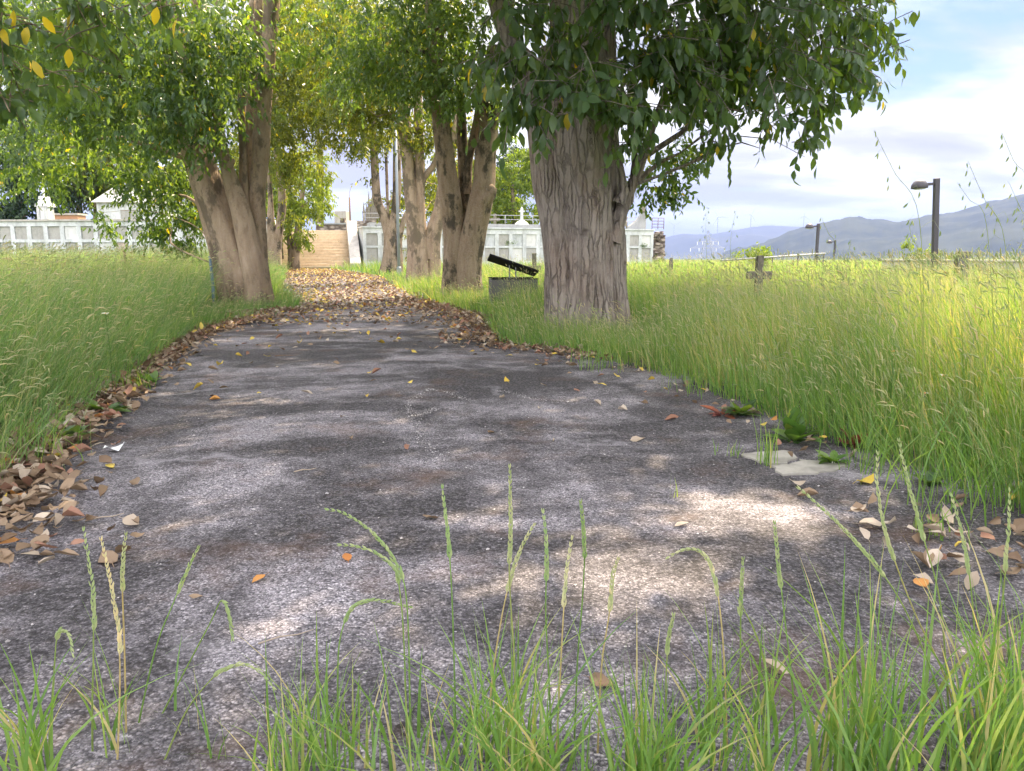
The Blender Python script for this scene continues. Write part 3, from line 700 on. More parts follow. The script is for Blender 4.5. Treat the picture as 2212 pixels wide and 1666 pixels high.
tree('broadleaf_tree', (-5.6, 36, 0), 'slender dark tree forking low, farthest of the right row beside the stone stairs', [
    {'pts': [(832, 596, 16), (838, 570, 14), (842, 530, 13), (838, 495, 11), (828, 465, 9), (815, 430, 9), (811, 380, 8), (808, 320, 7), (800, 230, 6), (780, 120, 5)], 'ns': 16},
    {'pts': [(848, 596, 16), (846, 570, 14), (846, 530, 12), (848, 490, 9), (855, 450, 9), (858, 400, 9), (858, 320, 8), (855, 200, 7)], 'ns': 16},
    {'pts': [(843, 500, 6), (838, 460, 3), (836, 400, 3), (834, 330, 3)], 'ns': 8},
    {'pts': [(862, 596, 9), (862, 560, 8), (862, 520, 7), (868, 490, 6), (878, 460, 5)], 'ns': 10}],
    36, M['bark_moss'], M['leaf_far'], cR4, [(700, 190, 36, .1), (775, 300, 35, .05), (745, 270, 35, .05), (815, 260, 36, .05), (845, 420, 38, .03)], group='trees lining the path')
# --- far trees on the left of the path
def cL2(c):
    for b, cv in (((640, 150, 34, 95, 150, 3), 2.4), ((610, 300, 35, 55, 70, 1.6), 1.9), ((680, 330, 37, 50, 40, 1.6), 1.3), ((625, 420, 36, 26, 70, 1), 1.3), ((560, 250, 33, 60, 120, 2), 1.6), ((690, 60, 32, 100, 90, 2), 2.0)):
        c.blob(*b, .19, False, cv)
tree('broadleaf_tree', (-11.6, 37, 0), 'shaded tree with two curved stems, half hidden behind the leaning tree', [
    {'pts': [(586, 605, 18), (588, 570, 16), (590, 530, 14), (586, 480, 8), (584, 420, 5), (580, 350, 5), (575, 260, 4)], 'ns': 16},
    {'pts': [(596, 600, 16), (596, 570, 13), (597, 530, 11), (606, 480, 8), (610, 430, 8), (604, 370, 7), (596, 310, 7), (590, 200, 6)], 'ns': 16}],
    37, M['bark_moss'], M['leaf_far'], cL2, [(640, 150, 34, .09), (680, 330, 37, .06), (625, 400, 36, .03), (690, 100, 33, .06)], group='trees lining the path')
def cL3(c):
    for b, cv in (((655, 420, 43.5, 48, 60, 1.8), 2.6), ((692, 425, 43.5, 22, 44, 1.0), 2.0), ((636, 480, 43.5, 30, 46, 1.0), 2.2), ((652, 500, 43, 12, 36, .5), 2.0), ((620, 470, 43.5, 30, 60, 1), 1.6)):
        c.blob(*b, .22, False, cv, cull=False, rbias=.18)
    c.blob(650, 350, 44, 50, 36, 1.5, .22, False, 1.3, cull=False)
tree('broadleaf_tree', (-12.2, 43.5, 0), 'small leafy tree glowing yellow green at the left side of the stone stairs', [
    {'pts': [(640, 590, 11), (638, 560, 9), (640, 525, 9), (648, 470, 6), (655, 400, 4)], 'ns': 14},
    {'pts': [(628, 588, 8), (630, 555, 7), (626, 520, 6), (620, 460, 5), (625, 400, 3)], 'ns': 12},
    {'pts': [(612, 560, 2.5), (608, 520, 2), (610, 480, 2)], 'ns': 6}],
    43.5, M['bark_smooth'], M['leaf_bright'], cL3, [(690, 430, 43.5, .03), (665, 500, 43, .02), (655, 350, 44, .04)], group='trees lining the path')  # brighter leaf material: sunlight on this tree is put into its colour
# --- background trees
def bgtree(name, px, Y, base_z, blobs, label, leafm, L, rad=.25, ztop=None, group='trees behind the graveyard walls'):
    pb = P(px, 540, Y); b = (pb[0], pb[1], base_z)
    def f(c):
        for q in blobs: c.blob(q[0], q[1], Y+(q[5] if len(q) > 5 else 0), q[2], q[3], q[4], L, False, q[6] if len(q) > 6 else 2.2, cull=False, clump=.3)
    top = min(q[1] for q in blobs)
    zt = P(px, top, Y)[2]
    pyb = proj(np.array([b]))[1][0]
    rp = rad*F/depth(Y)
    tree(name, b, label, [[(px, pyb+3, rp*1.1), (px+2, (pyb+top)/2+30, rp*.8), (px-3, (pyb+top)/2-20, rp*.5), (px, top+20, rp*.15)]], Y, M['bark_moss'], leafm, f, [(q[0], q[1], Y+(q[5] if len(q) > 5 else 0), rad*.35) for q in blobs[:6]], group=group)
Z2 = 2.3
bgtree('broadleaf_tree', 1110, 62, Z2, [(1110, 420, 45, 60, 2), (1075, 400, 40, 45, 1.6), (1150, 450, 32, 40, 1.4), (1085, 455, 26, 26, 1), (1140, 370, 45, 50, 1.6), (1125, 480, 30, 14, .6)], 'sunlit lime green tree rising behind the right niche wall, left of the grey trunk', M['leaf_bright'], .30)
bgtree('conifer_tree', 1075, 76, Z2, [(1062, 440, 36, 45, 2), (1090, 400, 40, 70, 2), (1130, 350, 50, 60, 2.4), (1050, 350, 50, 70, 2.4), (1085, 462, 60, 14, 2)], 'dark conifer behind the lime green tree, above the railing', M['leaf_dark'], .38)
bgtree('broadleaf_tree', 960, 66, Z2, [(955, 410, 40, 55, 2), (940, 350, 50, 60, 2), (1000, 380, 50, 60, 2), (890, 430, 32, 60, 2), (870, 480, 16, 16, 1)], 'olive green tree behind the terrace, seen between the upright stems', M['leaf_far'], .34)
bgtree('dense_tree', 40, 56, Z2, [(20, 400, 90, 70, 3), (90, 420, 60, 55, 2.4), (30, 310, 110, 80, 3), (-120, 380, 120, 100, 3), (60, 465, 70, 18, 1.5)], 'dense dark tree behind the far left end of the left niche wall', M['leaf_dark'], .36)
bgtree('dense_tree', 170, 60, Z2, [(165, 390, 70, 70, 2.6), (140, 440, 50, 30, 2), (200, 330, 80, 60, 2.6), (110, 330, 70, 60, 2), (230, 420, 36, 30, 1.4)], 'olive tree behind the white statue on the left niche wall', M['leaf_far'], .36)
bgtree('dense_tree', 215, 66, Z2, [(60, 210, 120, 110, 3, 0, 2.6), (220, 170, 120, 120, 3, 0, 2.6), (110, 90, 140, 90, 3, 0, 2.4), (330, 120, 110, 120, 3, 0, 2.4), (260, 280, 110, 60, 2.6)], 'tallest olive tree behind the left wall, filling the sky above the tombs', M['leaf_far'], .40, .45)
bgtree('dense_tree', 690, 88, Z2, [(560, 130, 90, 120, 3), (650, 90, 110, 110, 3), (760, 90, 110, 110, 3), (640, 230, 70, 70, 2.4), (760, 200, 80, 60, 2.6), (870, 130, 90, 110, 3)], 'tall tree far beyond the stairs closing the leaf tunnel overhead', M['leaf_far'], .44, .4)
bgtree('dense_tree', 330, 58, Z2, [(290, 380, 70, 60, 2.6), (350, 340, 80, 70, 2.6), (300, 460, 40, 22, 1.4), (420, 380, 60, 80, 2.4), (300, 250, 90, 70, 3)], 'olive tree behind the pale chapel roof', M['leaf_far'], .34)
bgtree('dense_tree', 520, 60, Z2, [(500, 400, 60, 70, 2.6), (560, 350, 70, 80, 2.6), (600, 430, 40, 70, 2), (540, 470, 50, 40, 2)], 'green tree behind the left wall, hidden mostly by the leaning trunk', M['leaf_far'], .34)
# ------------------------------------------------------------------ grass
def tri_pos(n, d0, d1, side):
    """sample positions on one side of the path between distances d0 and d1, inside the view wedge and a margin"""
    y = np.sqrt(R.uniform(d0*d0, d1*d1, n)); half = .74*y+4.2
    if side < 0: a, b = -half, xl(y)-.02
    else: a, b = xr(y)+.02, half
    b = np.maximum(b, a+.01)
    x = a+(b-a)*R.random(n)
    return x, y, (b-a)
def clumpy(x, y, s, seed):
    return np.array([mn.noise(Vector((a*s+seed, b*s, seed))) for a, b in zip(x, y)])
def blade_geo(x, y, z0, H, w, lean, az, rnd, nseg=4, curl=1.9):
    n = len(x)
    u = np.linspace(0, 1, nseg+1)
    dx, dy = np.cos(az), np.sin(az)
    V = np.empty((n, 2*nseg+1, 3)); fa = R.uniform(0, 2*math.pi, n); fx, fy = np.cos(fa), np.sin(fa)
    for i, q in enumerate(u):
        off = lean*H*q**curl; zz = z0+H*q*np.sqrt(np.maximum(1-(lean*q*.7)**2, .15))
        cx, cy = x+dx*off, y+dy*off
        ww = w*(1-q**2.2)*.5 if i < nseg else 0
        if i < nseg:
            V[:, 2*i] = np.stack([cx-fx*ww, cy-fy*ww, zz], 1); V[:, 2*i+1] = np.stack([cx+fx*ww, cy+fy*ww, zz], 1)
        else: V[:, 2*nseg] = np.stack([cx, cy, zz], 1)
    k = 2*nseg+1; base = (np.arange(n)*k)[:, None, None]
    quad = np.array([(2*i, 2*i+1, 2*i+3, 2*i+2) for i in range(nseg-1)]); tri = np.array([(2*nseg-2, 2*nseg-1, 2*nseg)])
    tip = V[:, -1].copy(); pre = V[:, -3:-1].mean(1)
    return V.reshape(-1, 3), [(quad[None]+base).reshape(-1, 4), (tri[None]+base).reshape(-1, 3)], np.repeat(rnd, k), tip, unit(tip-pre)
def seed_geo(tip, d, L, w, rnd, droop=.5):
    """feathery spike: crossed spindle along the stalk end with small scales"""
    n = len(tip); Vs = []; gq = []
    st = [(0, .25), (.25, 1.0), (.6, .8), (1.0, .08)]
    s1 = unit(np.cross(d, R.normal(size=(n, 3)))); s2 = np.cross(d, s1); k = 0
    V = np.empty((n, 16, 3))
    for i, (u, ww) in enumerate(st):
        c = tip+d*(u*L)[:, None]; c[:, 2] -= droop*L*u*u
        for j, sv in enumerate((s1, s2, -s1, -s2)): V[:, i*4+j] = c+sv*(ww*w)[:, None]
    quad = np.array([(i*4+j, i*4+(j+1) % 4, i*4+4+(j+1) % 4, i*4+4+j) for i in range(3) for j in range(4)])
    return V.reshape(-1, 3), [(quad[None]+(np.arange(n)*16)[:, None, None]).reshape(-1, 4)], np.repeat(rnd, 16)
def join(parts):
    V = []; gs = {3: [], 4: []}; rn = []; off = 0
    for p in parts:
        V.append(p[0]); rn.append(p[2])
        for a in p[1]: gs[a.shape[1]].append(a+off)
        off += len(p[0])
    return np.concatenate(V), [np.concatenate(gs[k]) for k in (3, 4) if gs[k]], np.concatenate(rn)
TRUNKS = [(.98, 9.8, .62), (-4.9, 14.3, .55), (-1.1, 17.6, .55), (-3.2, 26.2, .6), (-5.6, 36, .5), (-11.6, 37, .5), (-12.2, 43.5, .4)]
def meadow(name, side, mat, hfun, lean, az0, bands, seed_frac):
    blades = []; seeds = []
    for d0, d1, n, wf in bands:
        x, y, wd = tri_pos(n, d0, d1, side)
        keep = (wd > .05)
        for tx, ty, tr in TRUNKS: keep &= np.hypot(x-tx, y-ty) > tr
        if side > 0: keep &= (y < 45+.35*(x+9))
        else: keep &= (y < 36.3)
        x, y = x[keep], y[keep]; n = len(x)
        e = np.where(side < 0, xl(y)-x, x-xr(y))
        edge = np.clip(np.where(side < 0, .34+e*.8, .50+e*.7), .3, 1.0)
        for tx, ty, tr in TRUNKS: edge = np.where((np.abs(x-tx*y/ty) < tr*1.3) & (y < ty) & (y > ty*.72), np.minimum(edge, .28 if tx < -4.5 and ty < 15 else .5), edge)
        cl = clumpy(x, y, .9, 3.1); cl2 = clumpy(x, y, .25, 9.7)
        H = hfun(x, y)*edge*(1+.42*cl+.22*cl2)*R.uniform(.38, 1.18, n)
        rnd = np.clip(.42+.36*cl+.42*cl2+R.normal(0, .20, n), 0, .97)
        rnd = np.where(R.random(n) < .06, R.uniform(.92, 1, n), rnd)
        w = R.uniform(.003, .007, n)*wf*np.where(R.random(n) < .09, 2.1, 1)
        a = az0+R.normal(0, .9, n); ln = np.clip(lean+R.normal(0, .24, n), .02, .95)
        V, g, r, tip, d = blade_geo(x, y, gz(x, y)-.01, H, w, ln, a, rnd, 4 if d1 < 9 else 3)
        blades.append((V, g, r))
        m = int(n*seed_frac)
        if m:
            i = R.integers(0, n, m)
            ok = e[i] > .12; i = i[ok]; m = len(i)
            V, g, r, tip, d = blade_geo(x[i]+R.normal(0, .03, m), y[i]+R.normal(0, .03, m), gz(x[i], y[i])-.01, np.minimum(H[i]*R.uniform(1.0, 1.4, m), .98 if side > 0 else 1.1), R.uniform(.002, .003, m)*wf, np.clip(ln[i]*.9, .05, .8), a[i], np.clip(rnd[i]+.15, 0, 1), 4)
            seeds.append((V, g, np.clip(r, .1, 1)))
            seeds.append(seed_geo(tip, d, R.uniform(.05, .12, m), R.uniform(.002, .0042, m)*min(wf, 2.0), R.uniform(.2, 1, m), .35+lean*.4))
    # loose airy panicles on the tallest stalks near the viewer
    m = 2600 if side > 0 else 1500
    x, y, wd = tri_pos(m, 2.4, 15, side); e = np.where(side < 0, xl(y)-x, x-xr(y))
    ok = (e > .25)
    for tx, ty, tr in TRUNKS: ok &= ~((np.abs(x-tx*y/ty) < tr*1.2) & (y < ty))
    x, y = x[ok], y[ok]; m = len(x)
    H = np.minimum(hfun(x, y)*R.uniform(1.0, 1.5, m), 1.12); ln = np.clip(R.normal(.3, .15, m), .05, .7)
    V, g, r, tip, d = blade_geo(x, y, gz(x, y), H, R.uniform(.0022, .003, m), ln, az0+R.normal(0, .8, m), R.uniform(.5, 1, m), 5)
    seeds.append((V, g, r))
    for k in range(14):
        q = tip-d*(.02+.018*k+.01*R.random((m, 1)))*(1+.5*R.random((m, 1))); a = R.uniform(0, 6.28, m); rr = .006+.0035*k*R.random(m)
        q = q+np.stack([np.cos(a)*rr, np.sin(a)*rr, -.006*np.ones(m)], 1)
        dd = unit(d*.4+R.normal(0, .3, (m, 3))+np.array([0, 0, -.5]))
        seeds.append(seed_geo(q, dd, R.uniform(.010, .018, m), R.uniform(.0011, .0018, m), R.uniform(.3, 1, m), .1))
    V, g, r = join(blades); o = tag(link(name, bigmesh(name, V, g, r), mat), kind='stuff', label=None)
    V, g, r = join(seeds); tag(link(name+'_seed_heads', bigmesh(name, V, g, r), M['seed']), kind='stuff')
bR = [(.2, 5, 34000, 1.0), (5, 9, 42000, 1.15), (9, 16, 46000, 1.5), (16, 28, 36000, 2.2), (28, 60, 40000, 3.6)]
bL = [(.2, 5, 24000, 1.0), (5, 9, 36000, 1.15), (9, 16, 40000, 1.5), (16, 27, 30000, 2.2), (27, 40, 24000, 3.2)]
meadow('meadow_grass', 1, M['grass'], lambda x, y: np.interp(y, [2, 6, 12, 25, 50], [.54, .50, .54, .60, .56])+.27*np.clip((x-1.7)/1.6, 0, 1)*np.clip((8.5-y)/3, 0, 1), .32, 2.6, bR, .24)
meadow('meadow_grass', -1, M['grass_left'], lambda x, y: np.interp(y, [2, 6, 12, 25, 37], [.72, .80, .84, .97, 1.16]), .55, -.35, bL, .22)
# ------------------------------------------------------------------ foreground grass, rooted at the camera's feet
def foreground():
    parts = []
    for px0, px1, n, h0, h1, w in ((-40, 360, 50, .16, .34, .007), (600, 900, 110, .14, .30, .006), (900, 1140, 130, .18, .36, .007), (1100, 1420, 150, .16, .38, .007), (1440, 1760, 120, .14, .34, .006), (1780, 2260, 230, .20, .46, .007), (1950, 2300, 120, .22, .5, .007), (380, 640, 12, .08, .2, .005), (620, 1800, 90, .06, .18, .005)):
        k = max(2, n//12); cx = R.uniform(px0, px1, k); cy = R.uniform(1600, 1860, k)
        for i in range(n):
            j = R.integers(0, k); q = G(cx[j]+R.normal(0, 26), cy[j]+R.normal(0, 30))
            parts.append((q[0], q[1], R.uniform(h0, h1), w*R.uniform(.6, 1.25)))
    a = np.array(parts); n = len(a)
    V, g, r, tip, d = blade_geo(a[:, 0], a[:, 1], np.zeros(n), a[:, 2], a[:, 3], np.clip(R.normal(.38, .22, n), .03, .9), R.uniform(0, 6.28, n), np.where(R.random(n) < .07, 1.0, np.clip(R.normal(.5, .2, n), 0, .92)), 7, 2.0)
    tag(link('verge_grass', bigmesh('verge_grass', V, g, r), M['grass']), kind='stuff')
foreground()
# ------------------------------------------------------------------ individual seed stalks
def stalk(pts, label, head=.30, w=.0042, rnd=.25, headw=.0078, Y=None, group='seed stalks in the foreground', name='grass_stalk'):
    """pts from tip to root in survey pixels"""
    bx, by = pts[-1]
    q = G(bx, by) if Y is None else None
    Y = q[1] if Y is None else Y
    W_ = np.array([P(a, b, Y) for a, b in pts[::-1]])
    W_[0, 2] = min(W_[0, 2], .01)
    rng = np.linspace(0, 1, len(W_))
    W_[:, 1] += .05*np.sin(rng*2.0+bx)*rng
    c = catmull(np.concatenate([W_, np.zeros((len(W_), 1))], 1), 40)[:, :3]
    L = np.concatenate([[0], np.cumsum(np.linalg.norm(np.diff(c, axis=0), axis=1))]); u = L/L[-1]
    base = c[0].copy(); c = c-base
    e = empty(name, base, label=label, cat='grass stalk', group=group)
    b = MB(); k0 = int(np.searchsorted(u, 1-head))
    b.tube(c[:k0+1], list(np.linspace(w*.5, w*.3, k0+1)), 5)
    o = b.build('stem', M['grass'], e, smooth=True); at = o.data.attributes.new('rnd', 'FLOAT', 'POINT'); at.data.foreach_set('value', np.full(len(o.data.vertices), min(rnd+.45, 1), dtype=np.float32))
    # overlapping spikelets up the head
    Vs = []; n = max(10, int(head*L[-1]/.0115)); O = []; T = []; N = []; S = []
    ss = np.linspace(1-head, .985, n)
    for i, s in enumerate(ss):
        p = np.array([np.interp(s, u, c[:, j]) for j in range(3)]); p2 = np.array([np.interp(min(s+.03, 1), u, c[:, j]) for j in range(3)])
        tt = (p2-p)/(np.linalg.norm(p2-p)+1e-9); sd = np.cross(tt, [0, 1, 0]); sd /= np.linalg.norm(sd)+1e-9
        for sg in (-1, 1):
            O.append(p); T.append(tt+sd*.26*sg+np.array([0, R.normal(0, .15), 0])); N.append(np.array([0, -1, 0])+sd*sg*.5+R.normal(0, .2, 3)); S.append(.0165*(headw/.0065)*(1-.45*(i/n)))
    O, T, N, S = map(np.array, (O, T, N, S))
    V, g, r = leaf_geo(O, T, N, S, True, np.clip(rnd+R.normal(0, .12, len(O)), 0, 1), .15)
    link('seed_head', bigmesh('seed_head', V, g, r), M['seed'], e)
    return e
ST = [
 ([(154, 1157), (180, 1230), (198, 1289), (205, 1400), (203, 1520), (200, 1640)], 'pale whitish seed stalk at the lower left, just left of the yellow one', .42, .35),
 ([(233, 1152), (242, 1275), (250, 1380), (253, 1500), (253, 1660)], 'straight straw yellow seed stalk at the lower left, brightest of its cluster', .52, .95),
 ([(299, 1132), (283, 1200), (273, 1275), (270, 1399), (273, 1600)], 'brownish upright seed stalk just right of the yellow one at lower left', .30, .6),
 ([(419, 1191), (395, 1235), (365, 1310), (330, 1410), (296, 1580)], 'thin green stalk leaning right at lower left, its spike ending alone over the asphalt', .28, .2),
 ([(512, 1368), (496, 1325), (476, 1300), (450, 1350), (403, 1440), (341, 1560)], 'green stalk at lower left with its tip folded sharply over', .22, .3),
 ([(608, 1458), (570, 1428), (531, 1423), (490, 1442), (458, 1466), (400, 1540), (348, 1660)], 'long arching stalk drooping to the right at lower left', .42, .4),
 ([(187, 1388), (170, 1360), (147, 1354), (125, 1374), (114, 1470), (103, 1650)], 'short stalk hooked over at the far lower left', .28, .35),
 ([(690, 1117), (725, 1122), (765, 1142), (805, 1170), (838, 1205), (866, 1250), (878, 1310), (884, 1450), (886, 1650)], 'plump green spike arching left over the asphalt, uppermost of the bent pair', .36, .25),
 ([(722, 1192), (765, 1197), (810, 1212), (848, 1240), (862, 1290), (872, 1400), (880, 1640)], 'slimmer spike arching left beneath the plump one', .30, .3),
 ([(888, 1312), (840, 1308), (795, 1308), (757, 1322), (735, 1370), (728, 1440), (730, 1620)], 'thick spike bent flat to the right, low left of the middle', .38, .25),
 ([(950, 1065), (957, 1115), (966, 1170), (974, 1260), (980, 1400), (986, 1650)], 'upright green spike standing next left of the tallest one', .25, .15),
 ([(1101, 998), (1102, 1060), (1103, 1150), (1100, 1250), (1110, 1420), (1120, 1650)], 'tallest upright spike in the middle foreground', .34, .45),
 ([(1250, 1066), (1257, 1120), (1262, 1190), (1258, 1300), (1248, 1430), (1240, 1620)], 'upright bluish green spike next right of the tallest one', .25, .12),
 ([(1173, 1105), (1179, 1150), (1180, 1210), (1178, 1320), (1186, 1480), (1192, 1650)], 'short upright spike between the tallest spike and the bluish green one', .26, .2),
 ([(1156, 1140), (1132, 1185), (1108, 1245), (1085, 1335), (1062, 1480), (1050, 1650)], 'loose spike leaning right in front of the tallest one', .30, .6),
 ([(1330, 1190), (1322, 1240), (1318, 1320), (1300, 1450), (1290, 1650)], 'thin brown spike rising over the sunlit patch, next right of the bluish green one', .3, .7),
 ([(1590, 1185), (1594, 1260), (1598, 1350), (1600, 1480), (1592, 1660)], 'straight thin green spike over the right edge of the sunlit patch', .3, .3),
 ([(1440, 1205), (1475, 1193), (1510, 1196), (1538, 1222), (1555, 1290), (1566, 1420), (1572, 1650)], 'small spike arching left above the sunlit patch', .34, .55),
 ([(1740, 1066), (1790, 1110), (1850, 1170), (1915, 1250), (1965, 1340), (2020, 1480), (2060, 1650)], 'long grey green spike leaning far left at the lower right', .36, .35),
 ([(1918, 985), (1916, 1060), (1935, 1180), (1985, 1330), (2050, 1480), (2080, 1640)], 'upright pale spike in front of the broken flagstone', .34, .5),
 ([(2078, 1080), (2088, 1160), (2094, 1260), (2102, 1400), (2110, 1620)], 'green spike standing upright over the fallen leaves at lower right', .3, .3),
 ([(2162, 1045), (2157, 1130), (2152, 1250), (2146, 1400), (2140, 1620)], 'tall spike at the right border in front of the meadow', .3, .4),
 ([(1960, 955), (1985, 1060), (2012, 1180), (2040, 1330), (2055, 1640)], 'tall feathery spike leaning left before the shaded meadow edge', .32, .35),
 ([(1686, 1140), (1696, 1240), (1706, 1360), (1715, 1480), (1722, 1650)], 'lone thin green spike between the flagstone and the bottom edge', .28, .25),
 ([(1455, 1330), (1448, 1400), (1442, 1500), (1440, 1660)], 'short straight spike low under the sunlit patch', .3, .4),
 ([(1240, 1180), (1225, 1260), (1215, 1380), (1200, 1650)], 'reddish thin spike crossing the middle clump of blades', .3, .75)]
for pts, lab, hd, rn in ST: stalk(pts, lab, hd, rnd=rn)
# oat stalks standing against the sky on the right
def oat(tip, mid, root, Y, label, drift=1, n=16, red=.35):
    a = P(*tip, Y); m = P(*mid, Y); b = P(*root, Y); b = np.array([b[0], b[1], 0.0])
    c = catmull(np.array([[*b, 0], [*((b+m)/2+np.array([.02, 0, 0])), 0], [*m, 0], [*((a+m)/2+np.array([-.01*drift, 0, .01])), 0], [*a, 0]]), 40)[:, :3]-b
    e = empty('oat_stalk', b, label=label, cat='grass stalk', group='oat stalks against the sky')
    mb = MB(); mb.tube(c, list(np.linspace(.0022, .0008, 40)), 5)
    o = mb.build('stem', M['grass'], e, smooth=True); at = o.data.attributes.new('rnd', 'FLOAT', 'POINT'); at.data.foreach_set('value', np.full(len(o.data.vertices), .85, dtype=np.float32))
    tw = MB(); O = []; T = []; N = []; S = []
    for i in range(n):
        s = .52+.48*(i/(n-1)); p = np.array([np.interp(s*39, np.arange(40), c[:, j]) for j in range(3)])
        L = .11*(1.08-s)*2*R.uniform(.5, 1.1); q = R.uniform(0, 6.28); sgn = drift if i % 3 else -drift
        p1 = p+np.array([sgn*-.55*L*abs(math.cos(q)), .5*L*math.sin(q), .35*L]); p2 = p+np.array([sgn*-.9*L*abs(math.cos(q)), .7*L*math.sin(q), -.15*L])
        tw.tube([p, p1, p2], .0005, 3)
        for k in range(2): O.append(p2); T.append(np.array([R.normal(-.25*sgn, .2), R.normal(0, .2), -1])); N.append(np.array([R.normal(0, .6), -1, 0])); S.append(R.uniform(.020, .028))
    V, g, r = leaf_geo(np.array(O), np.array(T), np.array(N), np.array(S), True, np.clip(R.normal(.3, .2, len(O)), 0, 1), .13)
    tv = np.array(tw.v); g = [g[0], np.concatenate([g[1], np.array([f for f in tw.f if len(f) == 4])+len(V)])]
    link('seed_head', bigmesh('seed_head', np.concatenate([V, tv]), g, np.concatenate([r, np.full(len(tv), .4)])), M['seed'], e)
oat((1888, 283), (1985, 470), (2000, 900), 3.1, 'tallest oat stalk bending left against the grey cloud, left of the big street lamp')
oat((2092, 350), (2170, 520), (2185, 900), 3.2, 'oat stalk bending left just right of the big street lamp')
oat((2068, 395), (2130, 480), (2160, 880), 3.6, 'lower oat stalk nodding left beside the street lamp pole', n=10)
oat((2165, 288), (2225, 420), (2240, 900), 3.1, 'oat stalk at the right border of the view, high against the cloud')
oat((2180, 395), (2240, 520), (2250, 900), 3.4, 'oat stalk drooping at the right border over the wooded hill', n=12)
oat((1528, 455), (1526, 540), (1524, 640), 6.5, 'bushy oat stalk in front of the power pylon', n=22)
oat((1590, 455), (1578, 540), (1574, 660), 6.2, 'slim upright oat stalk next right of the pylon', n=14)
oat((1838, 520), (1835, 590), (1832, 760), 5.0, 'oat stalk in the meadow between the small lamps and the big lamp', n=14)
oat((1775, 470), (1810, 545), (1830, 760), 4.6, 'oat stalk leaning left above the slanted rail', n=12)
oat((1962, 475), (1985, 560), (1995, 900), 3.4, 'oat stalk crossing the bright bush at the big lamp base', n=10)
# ------------------------------------------------------------------ weeds
def weed(px, py, n, L, label, mat='weed', rise=.9, red=0, wid=.26, name='dock_plant'):
    q = G(px, py); e = empty(name, (q[0], q[1], .0), label=label, cat='plant', group=None)
    az = R.uniform(0, 6.28, n); el = R.uniform(.25, 1.25, n)*rise
    T = np.stack([np.cos(az)*np.cos(el), np.sin(az)*np.cos(el), np.sin(el)], 1); N = np.stack([-np.cos(az)*np.sin(el), -np.sin(az)*np.sin(el), np.cos(el)], 1)
    LL = L*R.uniform(.6, 1.1, n); O = T*(.18*LL)[:, None]+np.array([0, 0, .02])
    V, g, r = leaf_geo(O, T, N, LL, True, np.clip(R.normal(.45, .25, n), 0, 1), wid)
    link('leaves', bigmesh('leaves', V, g, r), M[mat], e)
    b = MB()
    for i in range(n): b.tube([(0, 0, 0), O[i]*.6, O[i]+T[i]*LL[i]*.2], .003, 4)
    b.build('stem', M[mat], e)
weed(1715, 965, 30, .15, 'yellow green dock plant with rounded leaves beside the pale flagstone', rise=1.5, wid=.34)
weed(1600, 905, 24, .13, 'dark green leafy weed with reddish stems at the meadow edge', 'leaf', .9, name='leafy_weed')
weed(1560, 905, 7, .12, 'low weed with dark red leaves at the meadow edge', 'weed_red', .5, name='leafy_weed')
weed(1845, 975, 9, .10, 'weed with rusty red leaves behind the flagstone', 'weed_red', .9, name='leafy_weed')
weed(1800, 1010, 14, .09, 'small leafy weed between the flagstone and the curb stone', 'weed', .6, name='leafy_weed')
weed(325, 838, 16, .14, 'broad leaved weed at the left grass edge, farthest of the three there', 'weed', .8)
weed(230, 902, 16, .14, 'broad leaved weed at the left grass edge in the patch of sun', 'weed', .7)
weed(150, 965, 20, .13, 'dark broad leaved weed at the left grass edge, nearest of the three there', 'leaf', .8)
weed(2010, 1060, 14, .10, 'low leafy weed at the shaded foot of the right meadow', 'leaf', .7, name='leafy_weed')
def tuft(px, py, n, h, label, mat='grass', lean=.35, r0=.03):
    q = G(px, py); x = R.normal(0, r0, n); y = R.normal(0, r0, n)
    V, g, r, tip, d = blade_geo(x, y, np.zeros(n), h*R.uniform(.5, 1.1, n), R.uniform(.003, .006, n), np.clip(R.normal(lean, .15, n), .05, .9), R.uniform(0, 6.28, n), np.clip(R.normal(.5, .2, n), 0, 1), 5)
    tag(link('grass_tuft', bigmesh('grass_tuft', V, g, r), M[mat], None, (q[0], q[1], .012)), label=label, cat='grass tuft')
tuft(1662, 1012, 26, .26, 'thin grass tuft growing at the left corner of the pale flagstone', lean=.25)
tuft(2008, 1165, 26, .16, 'small bright yellow green grass tuft among the fallen leaves at the right')
tuft(1455, 1085, 3, .12, 'two lone thin blades sprouting from the open asphalt', lean=.1, r0=.006)
tuft(625, 660, 160, .40, 'grass tuft on the path side of the leaning tree', lean=.3, r0=.32)
tuft(1570, 990, 14, .09, 'tiny tuft in the asphalt just left of the flagstone', lean=.4)
tuft(1905, 1030, 60, .42, 'arching grass tuft spilling over the meadow edge behind the fallen leaves', lean=.65, r0=.10)
tuft(2070, 1105, 80, .50, 'thick arching grass tuft at the meadow edge near the right border', lean=.7, r0=.14)
tuft(1780, 945, 45, .36, 'arching grass tuft beside the yellow green dock plant', lean=.6, r0=.08)
tuft(1500, 852, 50, .34, 'grass tuft leaning over the asphalt near the red leaved weed', lean=.6, r0=.10)
tuft(1290, 800, 60, .40, 'grass tuft leaning over the asphalt below the grey trunk', lean=.55, r0=.12)
tuft(300, 850, 40, .30, 'bright grass tuft in the sun patch at the left grass edge', lean=.5, r0=.07)
tuft(90, 1010, 50, .36, 'arching grass tuft at the near left grass edge', lean=.65, r0=.10)
